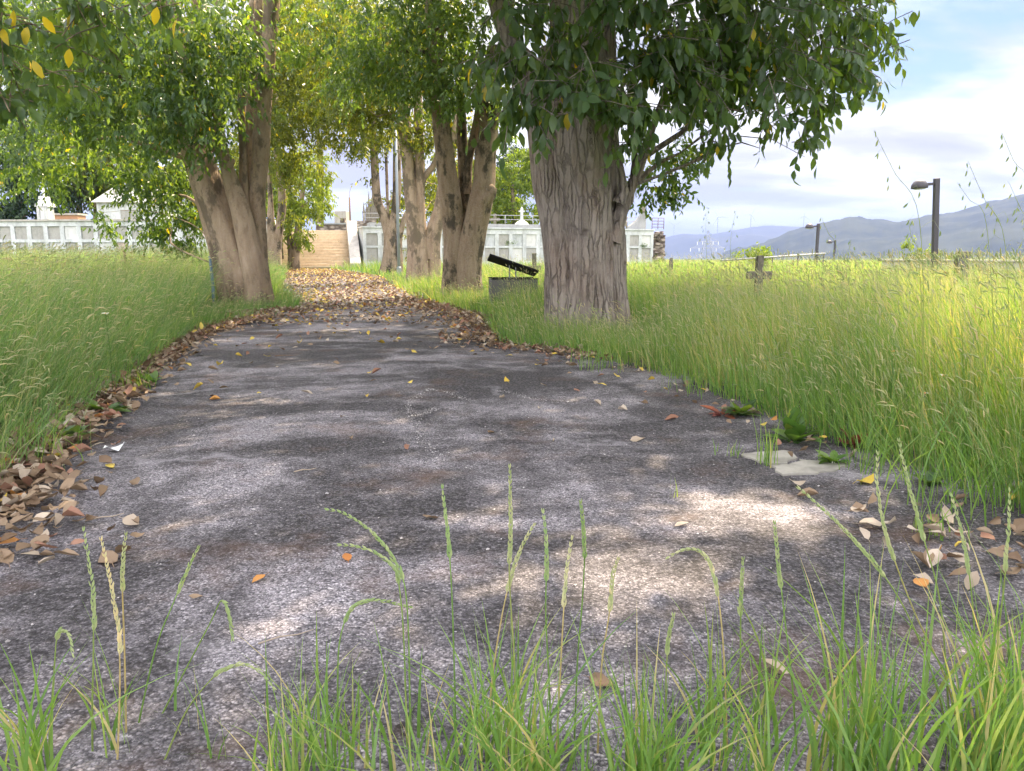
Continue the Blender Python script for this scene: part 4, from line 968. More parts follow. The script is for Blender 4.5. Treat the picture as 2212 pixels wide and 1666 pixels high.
def flower(px, py, Y, mat, label, r=.018):
    q = P(px, py, Y); e = empty('wildflower', (q[0], q[1], 0), label=label, cat='flower')
    MB().tube([(0, 0, 0), (.01, 0, q[2]*.5), (0, 0, q[2])], .0018, 5).build('stem', M['weed'], e)
    n = 9; a = np.arange(n)*2*math.pi/n; T = np.stack([np.cos(a), np.sin(a)*.9-.2, .35+.0*a], 1); N = np.tile([0, -.3, 1.0], (n, 1))
    V, g, rr = leaf_geo(np.tile([0, 0, q[2]], (n, 1))+T*.003, T, N, np.full(n, r), True, np.full(n, .5), .3)
    link('petals', bigmesh('petals', V, g, rr), M[mat], e)
    MB().lathe([(.001, -.004), (.006, 0), (.005, .005), (.001, .007)], 8, (0, 0, q[2])).build('disc', M['flower_orange'], e, smooth=True)
flower(1932, 760, 4.4, 'flower_orange', 'orange wildflower in the sunny right meadow, left of a second one')
flower(2012, 758, 4.5, 'flower_orange', 'orange wildflower in the sunny right meadow, nearest the right border')
flower(2038, 812, 4.0, 'flower_white', 'white wildflower in the right meadow below the orange ones', .022)
flower(1998, 850, 3.9, 'flower_white', 'small white wildflower lowest in the right meadow', .015)
flower(228, 678, 5.2, 'flower_white', 'pale wildflower standing in the left meadow', .022)
# ------------------------------------------------------------------ fallen leaves
def dry_mesh(k):
    rr = np.random.default_rng(100+k)
    st = [(0, 0), (.15, .6), (.4, 1.0), (.7, .75), (1.0, 0)]
    V = []; wid = rr.uniform(.24, .34); cu = rr.uniform(-.9, 1.7); fo = rr.uniform(-.2, 1.7); tw = rr.uniform(-1.4, 1.4)
    for u, w in st:
        for s in (-1, -.5, 0, .5, 1):
            y = s*w*wid; z = fo*abs(s*w)**1.6*wid+cu*.45*(u-.5)**2+tw*y*(u-.4)+rr.normal(0, .022)
            V.append((u-.5, y, z))
    V = np.array(V); V[:, 2] -= V[:, 2].min()
    fs = [(i*5+j, i*5+j+1, i*5+6+j, i*5+5+j) for i in range(4) for j in range(4)]
    b = len(V); V = np.concatenate([V, [(-.5, -.012, V[2, 2]), (-.5, .012, V[2, 2]), (-.78, .03, V[2, 2]*.5+.02), (-.78, .015, V[2, 2]*.5+.02)]]); fs.append((b, b+1, b+2, b+3))
    return V, fs
DV = [dry_mesh(k) for k in range(8)]
DM = {}
for mname in ('dry_brown', 'dry_tan', 'dry_yellow', 'dry_orange', 'dry_red'):
    for k, (v, f) in enumerate(DV):
        me = mesh('fallen_leaf', v, f, True, np.zeros(len(v))); me.materials.append(M[mname]); DM[mname, k] = me
NLEAF = 0
def fallen(x, y, L, mat, label, group, z=.03, tilt=.25):
    global NLEAF
    NLEAF += 1
    o = link('fallen_leaf', DM[mat, int(R.integers(0, 8))], None, None, (x, y, z)); L *= .84; o.scale = (L, L, L)
    o.rotation_euler = (R.normal(0, tilt), R.normal(0, tilt), R.uniform(0, 6.28)); tag(o, label, 'leaf', group)
def pick(w): return ('dry_brown', 'dry_tan', 'dry_yellow', 'dry_orange', 'dry_red')[int(R.choice(5, p=w))]
# single leaves one can point at, by their place on the open asphalt
LV = [(1378, 962, .10, 'dry_tan', 'pale cream curled leaf lying alone right of the middle of the asphalt'),
      (1345, 895, .085, 'dry_tan', 'pale leaf on the asphalt behind the cream curled leaf'),
      (1450, 915, .11, 'dry_red', 'large reddish brown leaf on the asphalt near the right grass edge'),
      (1085, 868, .07, 'dry_tan', 'tan leaf lying open side up near the middle of the asphalt'),
      (1165, 892, .05, 'dry_tan', 'small tan leaf just right of the open tan leaf'),
      (758, 958, .05, 'dry_brown', 'small brown leaf alone left of the pale crack'),
      (880, 978, .07, 'dry_red', 'flat reddish leaf beside the pale crack in the asphalt'),
      (722, 725, .10, 'dry_yellow', 'bright yellow leaf on the asphalt where the path narrows'),
      (465, 872, .085, 'dry_orange', 'orange leaf in the sun fleck by the left litter'),
      (238, 1020, .075, 'dry_yellow', 'yellow leaf in front of the left litter strip'),
      (560, 1270, .06, 'dry_orange', 'orange brown leaf standing on edge in the left foreground asphalt'),
      (750, 1222, .06, 'dry_orange', 'orange brown leaf with a yellow edge under the arching spikes'),
      (235, 1228, .12, 'dry_brown', 'long brown leaf behind the yellow stalk at lower left'),
      (425, 1310, .05, 'dry_brown', 'small brown leaf beside the thin leaning stalk'),
      (1472, 1150, .07, 'dry_tan', 'light leaf at the top of the sunlit patch'),
      (1672, 1470, .10, 'dry_tan', 'pale tan leaf among the blades at lower right'),
      (1880, 1150, .13, 'dry_tan', 'large pale sunlit leaf, left end of the right hand leaf pile'),
      (1720, 1058, .09, 'dry_tan', 'pale leaf in front of the flagstone'),
      (1745, 1085, .10, 'dry_brown', 'brown leaf a little nearer than the one before the flagstone'),
      (1100, 775, .09, 'dry_yellow', 'golden leaf by the right grass corner'),
      (1160, 795, .06, 'dry_yellow', 'small yellow leaf right of the golden one at the grass corner'),
      (1230, 795, .11, 'dry_tan', 'cream leaf lying at the foot of the right grass'),
      (1020, 765, .07, 'dry_yellow', 'greenish yellow leaf in the middle of the path near the grass corner'),
      (1285, 835, .09, 'dry_tan', 'pale leaf in the dark stain near the right grass'),
      (740, 910, .05, 'dry_tan', 'small pale leaf left of the forked crack'),
      (1290, 880, .08, 'dry_tan', 'pale leaf pair lying between the crack and the grass'),
      (1390, 880, .10, 'dry_brown', 'brown leaf beyond the cream curled leaf'),
      (250, 880, .14, 'dry_tan', 'large greenish tan leaf on the left litter strip in the sun'),
      (1870, 1055, .13, 'dry_yellow', 'long yellowish leaf at the right edge in front of the curb stone'),
      (600, 800, .07, 'dry_tan', 'small pale leaf left of centre, farther up the asphalt'),
      (940, 700, .07, 'dry_yellow', 'yellow leaf far up the asphalt, left of the grass corner'),
      (1060, 945, .06, 'dry_brown', 'narrow dark leaf near the middle of the asphalt'),
      (930, 1135, .08, 'dry_brown', 'dark flat leaf behind the upright green spikes'),
      (1300, 1500, .08, 'dry_brown', 'brown leaf under the blades at the bottom middle')]
for px, py, L, mt, lab in LV:
    q = G(px, py); fallen(q[0], q[1], L*.95, mt, lab, 'scattered leaves on the asphalt', .028, .22)
n_ind = 300-len(LV)
zone = [(.44, 'left'), (.28, 'right'), (.28, 'mid')]
cand = []
for i in range(115):                 # nearest litter along the left grass edge
    y = R.uniform(2.25, 5.2); x = xl(y)+np.abs(R.normal(0, .17+.12*max(0, 3.2-y)))-.14; cand.append((x, y, 'dry litter leaf in the strip along the left grass edge', 'leaves heaped along the left grass edge', (.64, .27, .01, .01, .07), R.uniform(.055, .10)))
for i in range(35):
    y = R.uniform(5.2, 7.0); x = xl(y)+np.abs(R.normal(0, .2))-.16; cand.append((x, y, 'dry litter leaf in the strip along the left grass edge', 'leaves heaped along the left grass edge', (.64, .27, .01, .01, .07), R.uniform(.05, .09)))
for i in range(70):
    q = G(R.uniform(1850, 2330), R.uniform(1105, 1300)); 
    if R.random() < .5: q = G(R.uniform(1980, 2330), R.uniform(1150, 1260))
    cand.append((q[0], q[1], 'pale dry leaf in the loose pile at the right end of the asphalt', 'leaves piled at the right end of the asphalt', (.36, .53, .02, .02, .07), R.uniform(.05, .095)))
for i in range(n_ind-len(cand)):
    q = G(R.uniform(1380, 1900), 0) if False else None
    y = R.uniform(3.4, 7.2); x = xr(y)-np.abs(R.normal(0, .16))-.02
    cand.append((x, y, 'dry leaf along the foot of the right meadow', 'leaves along the right meadow edge', (.42, .38, .08, .04, .08), R.uniform(.04, .08)))
for x, y, lab, grp, w, L in cand: fallen(x, y, L, pick(w), lab, grp, .034+R.uniform(0, .03), .38)
def litter():
    """the countless rest: litter strips and the leaf carpet far up the path"""
    n = 15000; X = []; 
    y = R.uniform(2.25, 13, 6500); x = xl(y)+np.abs(R.normal(0, .19, 6500))*(1+.7*np.clip(3.4-y, 0, 2))-.22; X.append(np.stack([x, y, np.zeros(6500)], 1))
    y = R.uniform(7, 16, 2000); x = xr(y)-np.abs(R.normal(0, .32, 2000))+.12; X.append(np.stack([x, y, np.zeros(2000)], 1))
    y = R.uniform(10.3, 14, 900); x = xl(y)+R.random(900)**1.6*(xr(y)-xl(y)); X.append(np.stack([x, y, np.full(900, .15)], 1))
    y = R.uniform(13.5, 44, 6800); x = xl(y)-.2+R.random(6800)*(xr(y)-xl(y)+.4); X.append(np.stack([x, y, np.where(y > 28, .42, .2)], 1))
    y = R.uniform(5, 13, 150); x = xl(y)+R.random(150)*(xr(y)-xl(y)); X.append(np.stack([x, y, np.full(150, .3)], 1))
    A = np.concatenate(X); n = len(A)
    cols = {'dry_brown': [], 'dry_tan': [], 'dry_yellow': [], 'dry_orange': [], 'dry_red': []}
    keys = list(cols)
    ra = R.random(n); yl = A[:, 2]
    kind = np.where(ra < .68-yl*.35, 0, np.where(ra < .84-yl*.55, 1, np.where(ra < .965-.2*yl, 4, np.where(ra < .985, 2, 3))))
    kind = np.where((yl > 0) & (R.random(n) < yl*.55), 2, kind)
    me = bpy.data.meshes.new('leaf_litter'); V = []; gs = []; off = 0; mi = []
    vi = R.integers(0, 8, n)
    L = R.uniform(.045, .095, n)*np.where(A[:, 1] > 13, 1.12, .92); az = R.uniform(0, 6.28, n); tx = R.normal(0, .3, n); ty = R.normal(0, .3, n)
    vs = []; rn = []
    for k in range(8):
        base, fs = DV[k]; idx = np.where(vi == k)[0]; m = len(idx)
        q = base[None]*L[idx][:, None, None]
        x, y_, z = q[..., 0], q[..., 1], q[..., 2]
        z = z+x*tx[idx][:, None]+y_*ty[idx][:, None]; z = z-z.min(1, keepdims=True)
        c, s = np.cos(az[idx])[:, None], np.sin(az[idx])[:, None]
        w = np.stack([x*c-y_*s+A[idx, 0][:, None], x*s+y_*c+A[idx, 1][:, None], z+.03+R.uniform(0, .025, (m, 1))], 2)
        f = np.array(fs); gs.append((f[None]+(np.arange(m)*len(base))[:, None, None]+off).reshape(-1, 4)); mi.append(np.repeat(kind[idx], len(fs)))
        vs.append(w.reshape(-1, 3)); rn.append(np.repeat(R.random(m), len(base))); off += m*len(base)
    me = bigmesh('leaf_litter', np.concatenate(vs), [np.concatenate(gs)], np.concatenate(rn))
    for k in keys: me.materials.append(M[k])
    me.polygons.foreach_set('material_index', np.concatenate(mi).astype(np.int32))
    tag(link('leaf_litter', me), kind='stuff')
litter()
# twigs, stalks and paper scraps on the asphalt
def twig(px, py, L, az, label, r=.004, mat='wood'):
    q = G(px, py); d = np.array([math.cos(az), math.sin(az), 0])*L/2
    b = MB(); b.tube([-d, -d*.3+[.004, .006, .004], d*.4, d+[0, 0, .004]], [r, r*.9, r*.7, r*.4], 6)
    tag(b.build('twig', M[mat], None, (q[0], q[1], .03), True), label, 'twig', 'twigs on the asphalt')
twig(1752, 950, .16, 1.0, 'thick pale twig lying behind the pale flagstone', .009, 'dry_tan')
twig(2055, 1135, .15, .9, 'pale twig propped against the big sunlit leaf at the right', .006, 'dry_tan')
twig(228, 1135, .13, .6, 'pale straw stick on the asphalt at the left', .003, 'dry_tan')
twig(660, 1030, .10, .5, 'thin light stick near the left middle of the asphalt', .003, 'dry_tan')
twig(620, 1400, .14, .5, 'thin straw lying between the folded and the arching stalks', .002, 'dry_tan')
twig(1195, 962, .04, 1.5, 'tiny white stick near the centre of the asphalt', .004, 'dry_tan')
twig(620, 775, .22, .3, 'long thin twig far up the left side of the asphalt', .004, 'wood')
def paper(px, py, L, label, tilt):
    q = G(px, py); V = []; 
    for i in range(5):
        for j in range(4): V.append(((i/4-.5)*L, (j/3-.5)*L*.45, .012+.010*math.sin(i*1.7+j)+.003*math.cos(j*3+i)+(.02 if i == 4 else 0)))
    fs = [(i*4+j, i*4+4+j, i*4+5+j, i*4+1+j) for i in range(4) for j in range(3)]
    o = link('paper_scrap', mesh('paper_scrap', V, fs, True), M['paper'], None, (q[0], q[1], .028)); o.rotation_euler = (0, 0, tilt); tag(o, label, 'litter')
paper(250, 984, .10, 'bluish white scrap of paper on the asphalt by the left litter', .1)
q = P(228, 680, 6.0)
def flag(pts, z, th, mat, name, label):
    w = [G(*p) for p in pts]; c = sum(w)/len(w); n = len(w)
    w2 = []
    for i in range(n):
        a, b2 = w[i], w[(i+1) % n]
        for k in range(4): 
            pq = a+(b2-a)*k/4; pq = pq+(R.normal(0, .010, 3)*np.array([1, 1, 0]) if k else 0); w2.append(pq)
    n = len(w2)
    V = [(p[0]-c[0], p[1]-c[1], 0) for p in w2]+[(p[0]-c[0], p[1]-c[1], th) for p in w2]
    fs = [tuple(range(n, 2*n))]+[(i, (i+1) % n, n+(i+1) % n, n+i) for i in range(n)]
    tag(link(name, mesh(name, V, fs), M[mat], None, (c[0], c[1], z)), label, 'stone slab')
flag([(1600, 993), (1652, 986), (1700, 984), (1722, 1000), (1700, 1012), (1660, 1014), (1632, 1004)], .016, .010, 'slab_pale', 'flagstone', 'pale broken flagstone piece at the asphalt edge, farther left half')
flag([(1664, 1017), (1704, 1015), (1726, 1003), (1790, 1004), (1836, 1016), (1800, 1029), (1740, 1034), (1690, 1037)], .015, .011, 'slab_pale', 'flagstone', 'pale broken flagstone piece at the asphalt edge, nearer right half')
flag([(1848, 990), (1880, 992), (1902, 1008), (1880, 1016), (1850, 1004)], .0, .035, 'concrete_dark', 'curb_stone', 'low grey curb stone half hidden in grass behind the flagstone')
def cracks():
    rng = [[(930, 845), (905, 862), (886, 880), (880, 893), (893, 905), (905, 930), (915, 955), (932, 975), (945, 995), (935, 1012)], [(935, 848), (965, 852), (1000, 866), (1040, 872), (1090, 874)], [(893, 905), (915, 900), (940, 890)], [(1080, 850), (1130, 862), (1180, 870), (1230, 872)]]
    X = []
    for ln in rng:
        c = catmull(np.array([[*G(*p)[:2], 0, 0] for p in ln]), 400)[:, :2]
        k = R.integers(0, 400, int(420*len(ln)/10)); X.append(c[k]+R.normal(0, .022, (len(k), 2)))
    y = R.uniform(1.2, 5, 900); X.append(np.stack([xl(y)+R.random(900)*(xr(y)-xl(y)), y], 1))
    X = np.concatenate(X); n = len(X)
    z = .02+.012*np.array([mn.noise(Vector((a*1.3, b*1.3, 0))) for a, b in X])
    r = R.uniform(.0018, .0048, n)*(1+.8*(R.random(n) < .06))
    oc = np.array([(1, 0, 0), (0, 1, 0), (-1, 0, 0), (0, -1, 0), (0, 0, .8), (.7, .7, .35), (-.7, .7, .35), (-.7, -.7, .3), (.7, -.7, .3)])
    tr = np.array([(0, 5, 4), (5, 1, 4), (1, 6, 4), (6, 2, 4), (2, 7, 4), (7, 3, 4), (3, 8, 4), (8, 0, 4)])
    a = R.uniform(0, 6.28, n); ca, sa = np.cos(a)[:, None], np.sin(a)[:, None]
    P3 = oc[None]*(1+R.normal(0, .22, (n, 9, 1)))*r[:, None, None]
    V = np.stack([P3[..., 0]*ca-P3[..., 1]*sa*.8+X[:, :1], P3[..., 0]*sa+P3[..., 1]*ca*.8+X[:, 1:], P3[..., 2]+z[:, None]], 2)
    tag(link('loose_grit', bigmesh('loose_grit', V.reshape(-1, 3), [(tr[None]+(np.arange(n)*9)[:, None, None]).reshape(-1, 3)], np.repeat(R.random(n), 9), False), M['crack']), kind='stuff')
cracks()
# ------------------------------------------------------------------ walls of burial niches
def niche_wall(name, a, b, top, rows, pitch, pw, label, panel_mats, depth_=1.6, seed=1, stained=False, ledge=True):
    """front face runs from a to b (x,y); local x along the wall, y into it"""
    d = np.array(b)-np.array(a); ln = np.linalg.norm(d); rz = math.atan2(d[1], d[0])
    e = empty(name, (a[0], a[1], 0), rz, label=label, cat='niche wall')
    rr = random.Random(seed); n = int(ln/pitch); x0 = (ln-n*pitch)/2
    MB().box((0, .14, 0), (ln, depth_, top)).build('wall', M['white_stained'], e)
    fr = MB(); zs = [0]+[z for r in rows for z in r]+[top]
    for k in range(0, len(zs), 2): fr.box((0, 0, zs[k]), (ln, .135, zs[k+1]))          # bands
    for r0, r1 in rows:
        for i in range(n+1):
            xa = x0+i*pitch-(pitch-pw)/2; xb = xa+(pitch-pw)
            xa = max(xa, 0.0) if i else 0.0; xb = xb if i < n else ln
            fr.box((xa, .003, r0+.001), (xb, .135, r1-.001))
    fr.build('frame', M['white'], e)
    for r0, r1 in rows:
        for i in range(n):
            xa = x0+i*pitch+(pitch-pw)/2+.006; yy = rr.uniform(.05, .085)
            MB().box((xa, yy, r0+.006), (xa+pw-.012, .136, r1-.006)).build('niche_slab', M[rr.choice(panel_mats)], e)
    if ledge: MB().box((-.06, -.08, top+.002), (ln+.06, depth_, top+.09)).build('cornice', M['concrete'] if stained else M['white'], e)
    return e, ln
A = P(785, 540, 46.5)[:2]; B = P(1411, 540, 53)[:2]
eR, lnR = niche_wall('niche_wall', A, B, 2.40, [(.42, 1.24), (1.36, 2.08)], .92, .68, 'long whitewashed wall of two rows of burial niches behind the right trees', ['panel_grey', 'panel_pale', 'panel_grey', 'panel_pale', 'panel_grey', 'white_stained'], seed=4)
MB().box((.5, .35, 2.492), (lnR*.80, 1.6, 2.72)).build('roof_slab', M['roofslab'], eR)
A2 = P(-330, 540, 38.6)[:2]; B2 = P(560, 540, 36.4)[:2]
eL, lnL = niche_wall('niche_wall', A2, B2, 2.42, [(.62, 1.44), (1.58, 2.19)], .845, .63, 'long stained wall of burial niches at the far side of the left meadow', ['panel_grey', 'panel_grey', 'panel_pink', 'panel_pale'], seed=9, stained=True)
tufts = [(1097, 524, 1.0), (1392, 531, .6)]
for k, (px, py, f) in enumerate(tufts):
    yy = np.interp(px, [785, 1411], [46.5, 53])-.12; q = P(px, py, yy); n = int(160*f)
    O = R.normal(0, 1, (n, 3))*np.array([.22, .05, .09])*f; T = R.normal(0, 1, (n, 3))+np.array([0, -.6, -.2])
    V, g, r = leaf_geo(O, T, R.normal(0, .5, (n, 3))+np.array([0, -.6, .6]), R.uniform(.06, .12, n), False, R.random(n))
    tag(link('wall_fern', bigmesh('wall_fern', V, g, r), M['weed'], None, tuple(q)), ('green plant on a niche ledge between the forked tree and the grey trunk', 'small green tuft on the niche ledge at the right end of the wall')[k], 'plant')
# railing on the right wall
def railing(parent_rz, a, ln, z, label, name='railing', hs=(.32, .58), step=1.9, mat='rail_metal'):
    e = empty(name, (a[0], a[1], z), parent_rz, label=label, cat='railing')
    b = MB()
    for h in hs: b.tube([(0, 0, h), (ln, 0, h)], .022, 6)
    b.build('rail', M[mat], e, smooth=True)
    x = 0
    while x <= ln: MB().tube([(x, 0, 0), (x, 0, hs[-1]+.01)], .025, 6).build('post', M[mat], e, smooth=True); x += step
    return e
dR = (B-A)/np.linalg.norm(B-A); nR = np.array([-dR[1], dR[0]]); rzR = math.atan2(dR[1], dR[0])
railing(rzR, A+dR*7.4+nR*1.2, lnR-7.6, 2.72, 'long grey tube railing on top of the right niche wall')
railing(rzR, A+dR*.3+nR*1.3, 3.2, 2.72, 'short grey railing above the wall end beside the stairs', step=1.5)
railing(rzR, B+nR*.25+dR*.0, .9, 2.5, 'rusty iron frame sticking out at the right end of the niche wall', 'iron_frame', (.14, .34, .54, .74), .45, 'rust_metal')
# rubble end of the right wall
def rubble_heap():
    c = P(1424, 540, 53.2); e = empty('rubble_pier', (c[0], c[1], 0), label='rough rubble masonry end beside the right niche wall', cat='masonry')
    b = MB()
    for i in range(60):
        z = R.uniform(0, 2.15); w = .38*(1-.25*z/2.2); b.box((R.uniform(-w, w)-.2, R.uniform(-.3, .3), z), (R.uniform(-w, w)+.12, R.uniform(.2, .5), z+R.uniform(.12, .3)), .05)
    b.box((-.35, 0, 0), (.35, .5, 2.0), .05)
    b.build('stones', M['rubble'], e)
rubble_heap()
# terrace ground behind the walls, one storey up
def terrace():
    b = MB()
    k = np.array
    def poly(pts, z0, z1):
        n = len(pts); V = [(*p, z0) for p in pts]+[(*p, z1) for p in pts]
        b._add(V, [tuple(range(n, 2*n))]+[(i, (i+1) % n, n+(i+1) % n, n+i) for i in range(n)])
    a1 = A+nR*1.62; b1 = B+nR*1.62
    poly([tuple(a1), tuple(b1), (b1[0]-2, 95), (-32, 95), (-24, 51.2), (-15, 50.2), (-10.2, 50.2)], -.5, Z2)
    a2 = A2+k([0, 1.65]); b2 = B2+k([0, 1.65])
    poly([tuple(a2), tuple(b2), (-14.9, 50.1), (-24.3, 51.1), (-33, 95), (-60, 95)], -.5, Z2-.01)
    tag(b.build('terrace', M['ground']), kind='structure')
terrace()
# ------------------------------------------------------------------ stairs
def stairs():
    br = G(766, 581); rz = math.atan(.235)
    e = empty('stone_staircase', (br[0], 45.0, 0), rz, label='wide flight of worn sandstone steps at the far end of the leafy path', cat='stairs')
    n = 14; h = 2.3/n; tr = .305
    for i in range(n):
        y0, y1 = i*tr, i*tr+(tr+.045 if i < n-1 else 1.2); z1 = (i+1)*h; zb = i*h-(.1 if i == 0 else 0)
        b = MB().box((-4.2, y0+.05, zb), (-.001, y1, z1-.062), .004)
        xx = -4.2
        while xx < -.1:
            x2 = min(xx+R.uniform(.8, 1.5), 0)
            if x2 > -.4: x2 = 0
            b.box((xx+.004, y0+R.uniform(-.012, .012), z1-.06), (x2-.004, y1+.02, z1-R.uniform(0, .008)), .004); xx = x2
        b.build('step', M['stair_stone'], e)
    top = n*tr
    for x0, x1 in ((.004, .62), (-4.85, -4.204)):
        MB()._add([(x0, -.35, 0), (x1, -.35, 0), (x1, top+.9, 0), (x0, top+.9, 0), (x0, -.35, .35), (x1, -.35, .35), (x1, top-.35, 2.62), (x0, top-.35, 2.62), (x1, top+.05, 2.9), (x0, top+.05, 2.9), (x1, top+.9, 2.9), (x0, top+.9, 2.9)],
                 [(0, 1, 5, 4), (4, 5, 6, 7), (7, 6, 8, 9), (9, 8, 10, 11), (1, 2, 10, 8, 6, 5), (3, 0, 4, 7, 9, 11), (2, 3, 11, 10)]).build('parapet', M['concrete'], e, bevel=.04)
stairs()
# low brick terrace wall and ruins above the stairs
def block(px0, px1, pyb, pyt, Y, th, mat, name, label, cat, shape=None, zb=None):
    a = P(px0, pyb, Y); b = P(px1, pyt, Y); x0, x1 = a[0], b[0]; zb = a[2] if zb is None else zb
    w = x1-x0; cx = (x0+x1)/2
    e = empty(name, (cx, Y, zb), label=label, cat=cat)
    hh = b[2]-zb
    pts = [(-w/2, 0), (w/2, 0), (w/2, hh), (-w/2, hh)] if shape is None else [(x*w/2, z*hh) for x, z in shape]
    m = MB().prism(pts, 0, th).build('wall', M[mat], e, bevel=.02)
    return e, w, hh
eb, w, hh = block(684, 764, 500, 485, 55, .4, 'rubble', 'brick_wall', 'low broken brick wall along the terrace above the stairs', 'wall', zb=Z2)
MB().box((-w/2, -.05, hh+.002), (w/2, .45, hh+.10)).build('coping', M['roofslab'], eb)
MB().box((.35, -.03, 0), (.65, .45, hh+.45), .03).build('pier', M['rubble'], eb)
block(700, 768, 486, 456, 62, 1.4, 'concrete', 'ruined_tomb', 'grey ruined tomb with a square stump on sloping shoulders above the stairs', 'tomb', [(-1, 0), (1, 0), (1, .25), (.42, .42), (.40, 1), (-.32, 1), (-.36, .45), (-.95, .1)], zb=Z2)
block(765, 830, 490, 477, 58, .5, 'rubble', 'stone_wall', 'long low stone wall behind the wooden pole on the terrace', 'wall', zb=Z2)
def chapel():
    c = P(806, 480, 60); e = empty('gothic_tomb', (c[0], c[1], Z2), label='small gothic tomb with pointed pinnacles, half hidden by the farthest right tree', cat='tomb')
    MB().box((-.85, 0, 0), (.85, 1.7, .9)).build('base', M['concrete'], e, bevel=.03)
    MB().box((-.75, .1, .902), (.75, 1.6, 1.0)).build('cornice', M['terracotta'], e)
    b = MB().prism([(-.6, 1.002), (.6, 1.002), (.6, 1.9), (.28, 2.2), (0, 3.1), (-.28, 2.2), (-.6, 1.9)], .2, 1.5)
    b.build('gable', M['stone_lichen'], e)
    for x, y, h in ((-.72, .2, 1.5), (.72, .2, 1.6), (-.3, .15, 2.3), (.3, .15, 2.4), (-.72, 1.4, 1.5), (.72, 1.4, 1.5)):
        MB().lathe([(.10, 1.002), (.10, h*.75+.5), (.14, h*.75+.55), (.08, h*.75+.62), (.01, h+.9)], 8, (x, y, 0)).build('pinnacle', M['stone_lichen'], e)
chapel()
def pole(px, pyt, pyb, Y, r, zb, mat, name, label, cat, extra=None):
    a = P(px, pyb, Y); t_ = P(px, pyt, Y)[2]; zb = a[2] if zb is None else zb
    e = empty(name, (a[0], Y, zb), label=label, cat=cat)
    MB().tube([(0, 0, 0), (.0, 0, (t_-zb)*.5), (0, 0, t_-zb)], [r, r*.92, r*.85], 10).build('pole', M[mat], e, smooth=True)
    if extra: extra(e, t_-zb)
    return e
pole(757, 427, 490, 53, .06, Z2, 'wood', 'wooden_pole', 'slim wooden pole with a wire on top, above the stairs', 'pole',
     lambda e, h: MB().tube([(0, 0, h-.05), (.02, 0, h+.35), (.16, 0, h+.75)], .012, 5).build('wire', M['rust_metal'], e))
pole(862, 270, 590, 33, .065, 0, 'pole_grey', 'lamp_pole', 'tall thin grey metal pole between the slender dark tree and the next trunk', 'pole',
     lambda e, h: (MB().lathe([(.10, 0), (.10, .35), (.07, .38)], 10).build('base', M['pole_grey'], e), MB().tube([(0, 0, h), (.05, 0, h+1.6)], [.055, .05], 8).build('arm', M['pole_grey'], e)))
pole(607, 500, 600, 38.5, .06, 0, 'pole_grey', 'post', 'short thin grey post behind the shaded tree left of the path', 'post',
     lambda e, h: MB().lathe([(.075, h+.002), (.075, h+.04), (.02, h+.07)], 8).build('cap', M['pole_grey'], e))
# monuments on the walls
def pedestal_cross(px, Y, pyt, pyb, label):
    a = P(px, pyb, Y); h = P(px, pyt, Y)[2]-a[2]
    e = empty('monument', (a[0], Y, a[2]), label=label, cat='grave monument')
    MB().lathe([(.55, -.3), (.55, .02), (.35, .22), (.16, .34), (.14, .40)], 12).build('base', M['white'], e)
    MB().lathe([(.11, .402), (.10, h*.9), (.02, h)], 8).build('shaft', M['white'], e)
    MB().box((-.22, -.06, h*.72), (.22, .06, h*.72+.1)).build('arm', M['white'], e)
pedestal_cross(1127, 55, 447, 487, 'white monument with a conical base and slim shaft behind the right railing')
def small_cross(px, py0, py1, Y, w, label, mat='stone_lichen', lean=0.0, zb=None, name='stone_cross', weather=False):
    a = P(px, py1, Y); z0 = a[2] if zb is None else zb; h = P(px, py0, Y)[2]-z0
    e = empty(name, (a[0], Y, z0), R.uniform(-.1, .1), label=label, cat='cross'); e.rotation_euler[1] = lean
    t_ = w*.30
    MB().box((-t_/2, -t_*.4, 0), (t_/2, t_*.4, h), .008).build('shaft', M[mat], e, bevel=.012)
    za = P(px, py0+(py1-py0)*.58, Y)[2]-z0 if weather is False else weather
    MB().box((-w/2, -t_*.36, za-t_*.5), (-t_/2-.001, t_*.36, za+t_*.5), .006).build('arm', M[mat], e, bevel=.012)
    MB().box((t_/2+.001, -t_*.36, za-t_*.5), (w/2, t_*.36, za+t_*.5), .006).build('arm', M[mat], e, bevel=.012)
    return e
small_cross(1069, 462, 490, 55, .7, 'small weathered cross behind the right railing, left of the white monument', zb=Z2, weather=.9)
small_cross(1637, 553, 640, 11.5, .37, 'mossy stone cross rising from the meadow grass, right of the grey trunk', zb=0, weather=.66)
small_cross(1154, 547, 600, 24, .42, 'small brown cross in the sunny grass behind the slanted black panel', 'stone_lichen', zb=0, weather=.52)
def headstone(px, py0, Y, w, label, name='headstone', mat='stone_lichen', shape=None):
    a = P(px, 560, Y); h = P(px, py0, Y)[2]
    e = empty(name, (a[0], Y, 0), label=label, cat='gravestone')
    shape = shape or [(-.5, 0), (.5, 0), (.5, .85), (.3, 1), (-.3, 1), (-.5, .9)]
    MB().prism([(x*w, z*h) for x, z in shape], -.06, .06).build('stone', M[mat], e, bevel=.015)
    MB().box((-w*.75, -.14, -.02), (w*.75, .14, .14)).build('plinth', M['concrete'], e)
    return e, h
headstone(1450, 557, 26, .12, 'narrow grey stone post alone in the meadow, right of the niche wall end', 'stone_post')
hs, hh = headstone(2077, 543, 13.0, .26, 'dark broken cross shaped gravestone in the meadow right of the big lamp', 'headstone', 'concrete_dark', [(-.7, 0), (.7, 0), (.62, .45), (.35, .62), (.32, .86), (.42, .88), (.42, 1), (-.34, 1), (-.36, .86), (-.28, .66), (-.55, .45)])
MB().prism([(-.10, .3*hh), (.10, .3*hh), (.08, .52*hh), (-.06, .55*hh)], -.085, -.061).build('plaque', M['white'], hs)
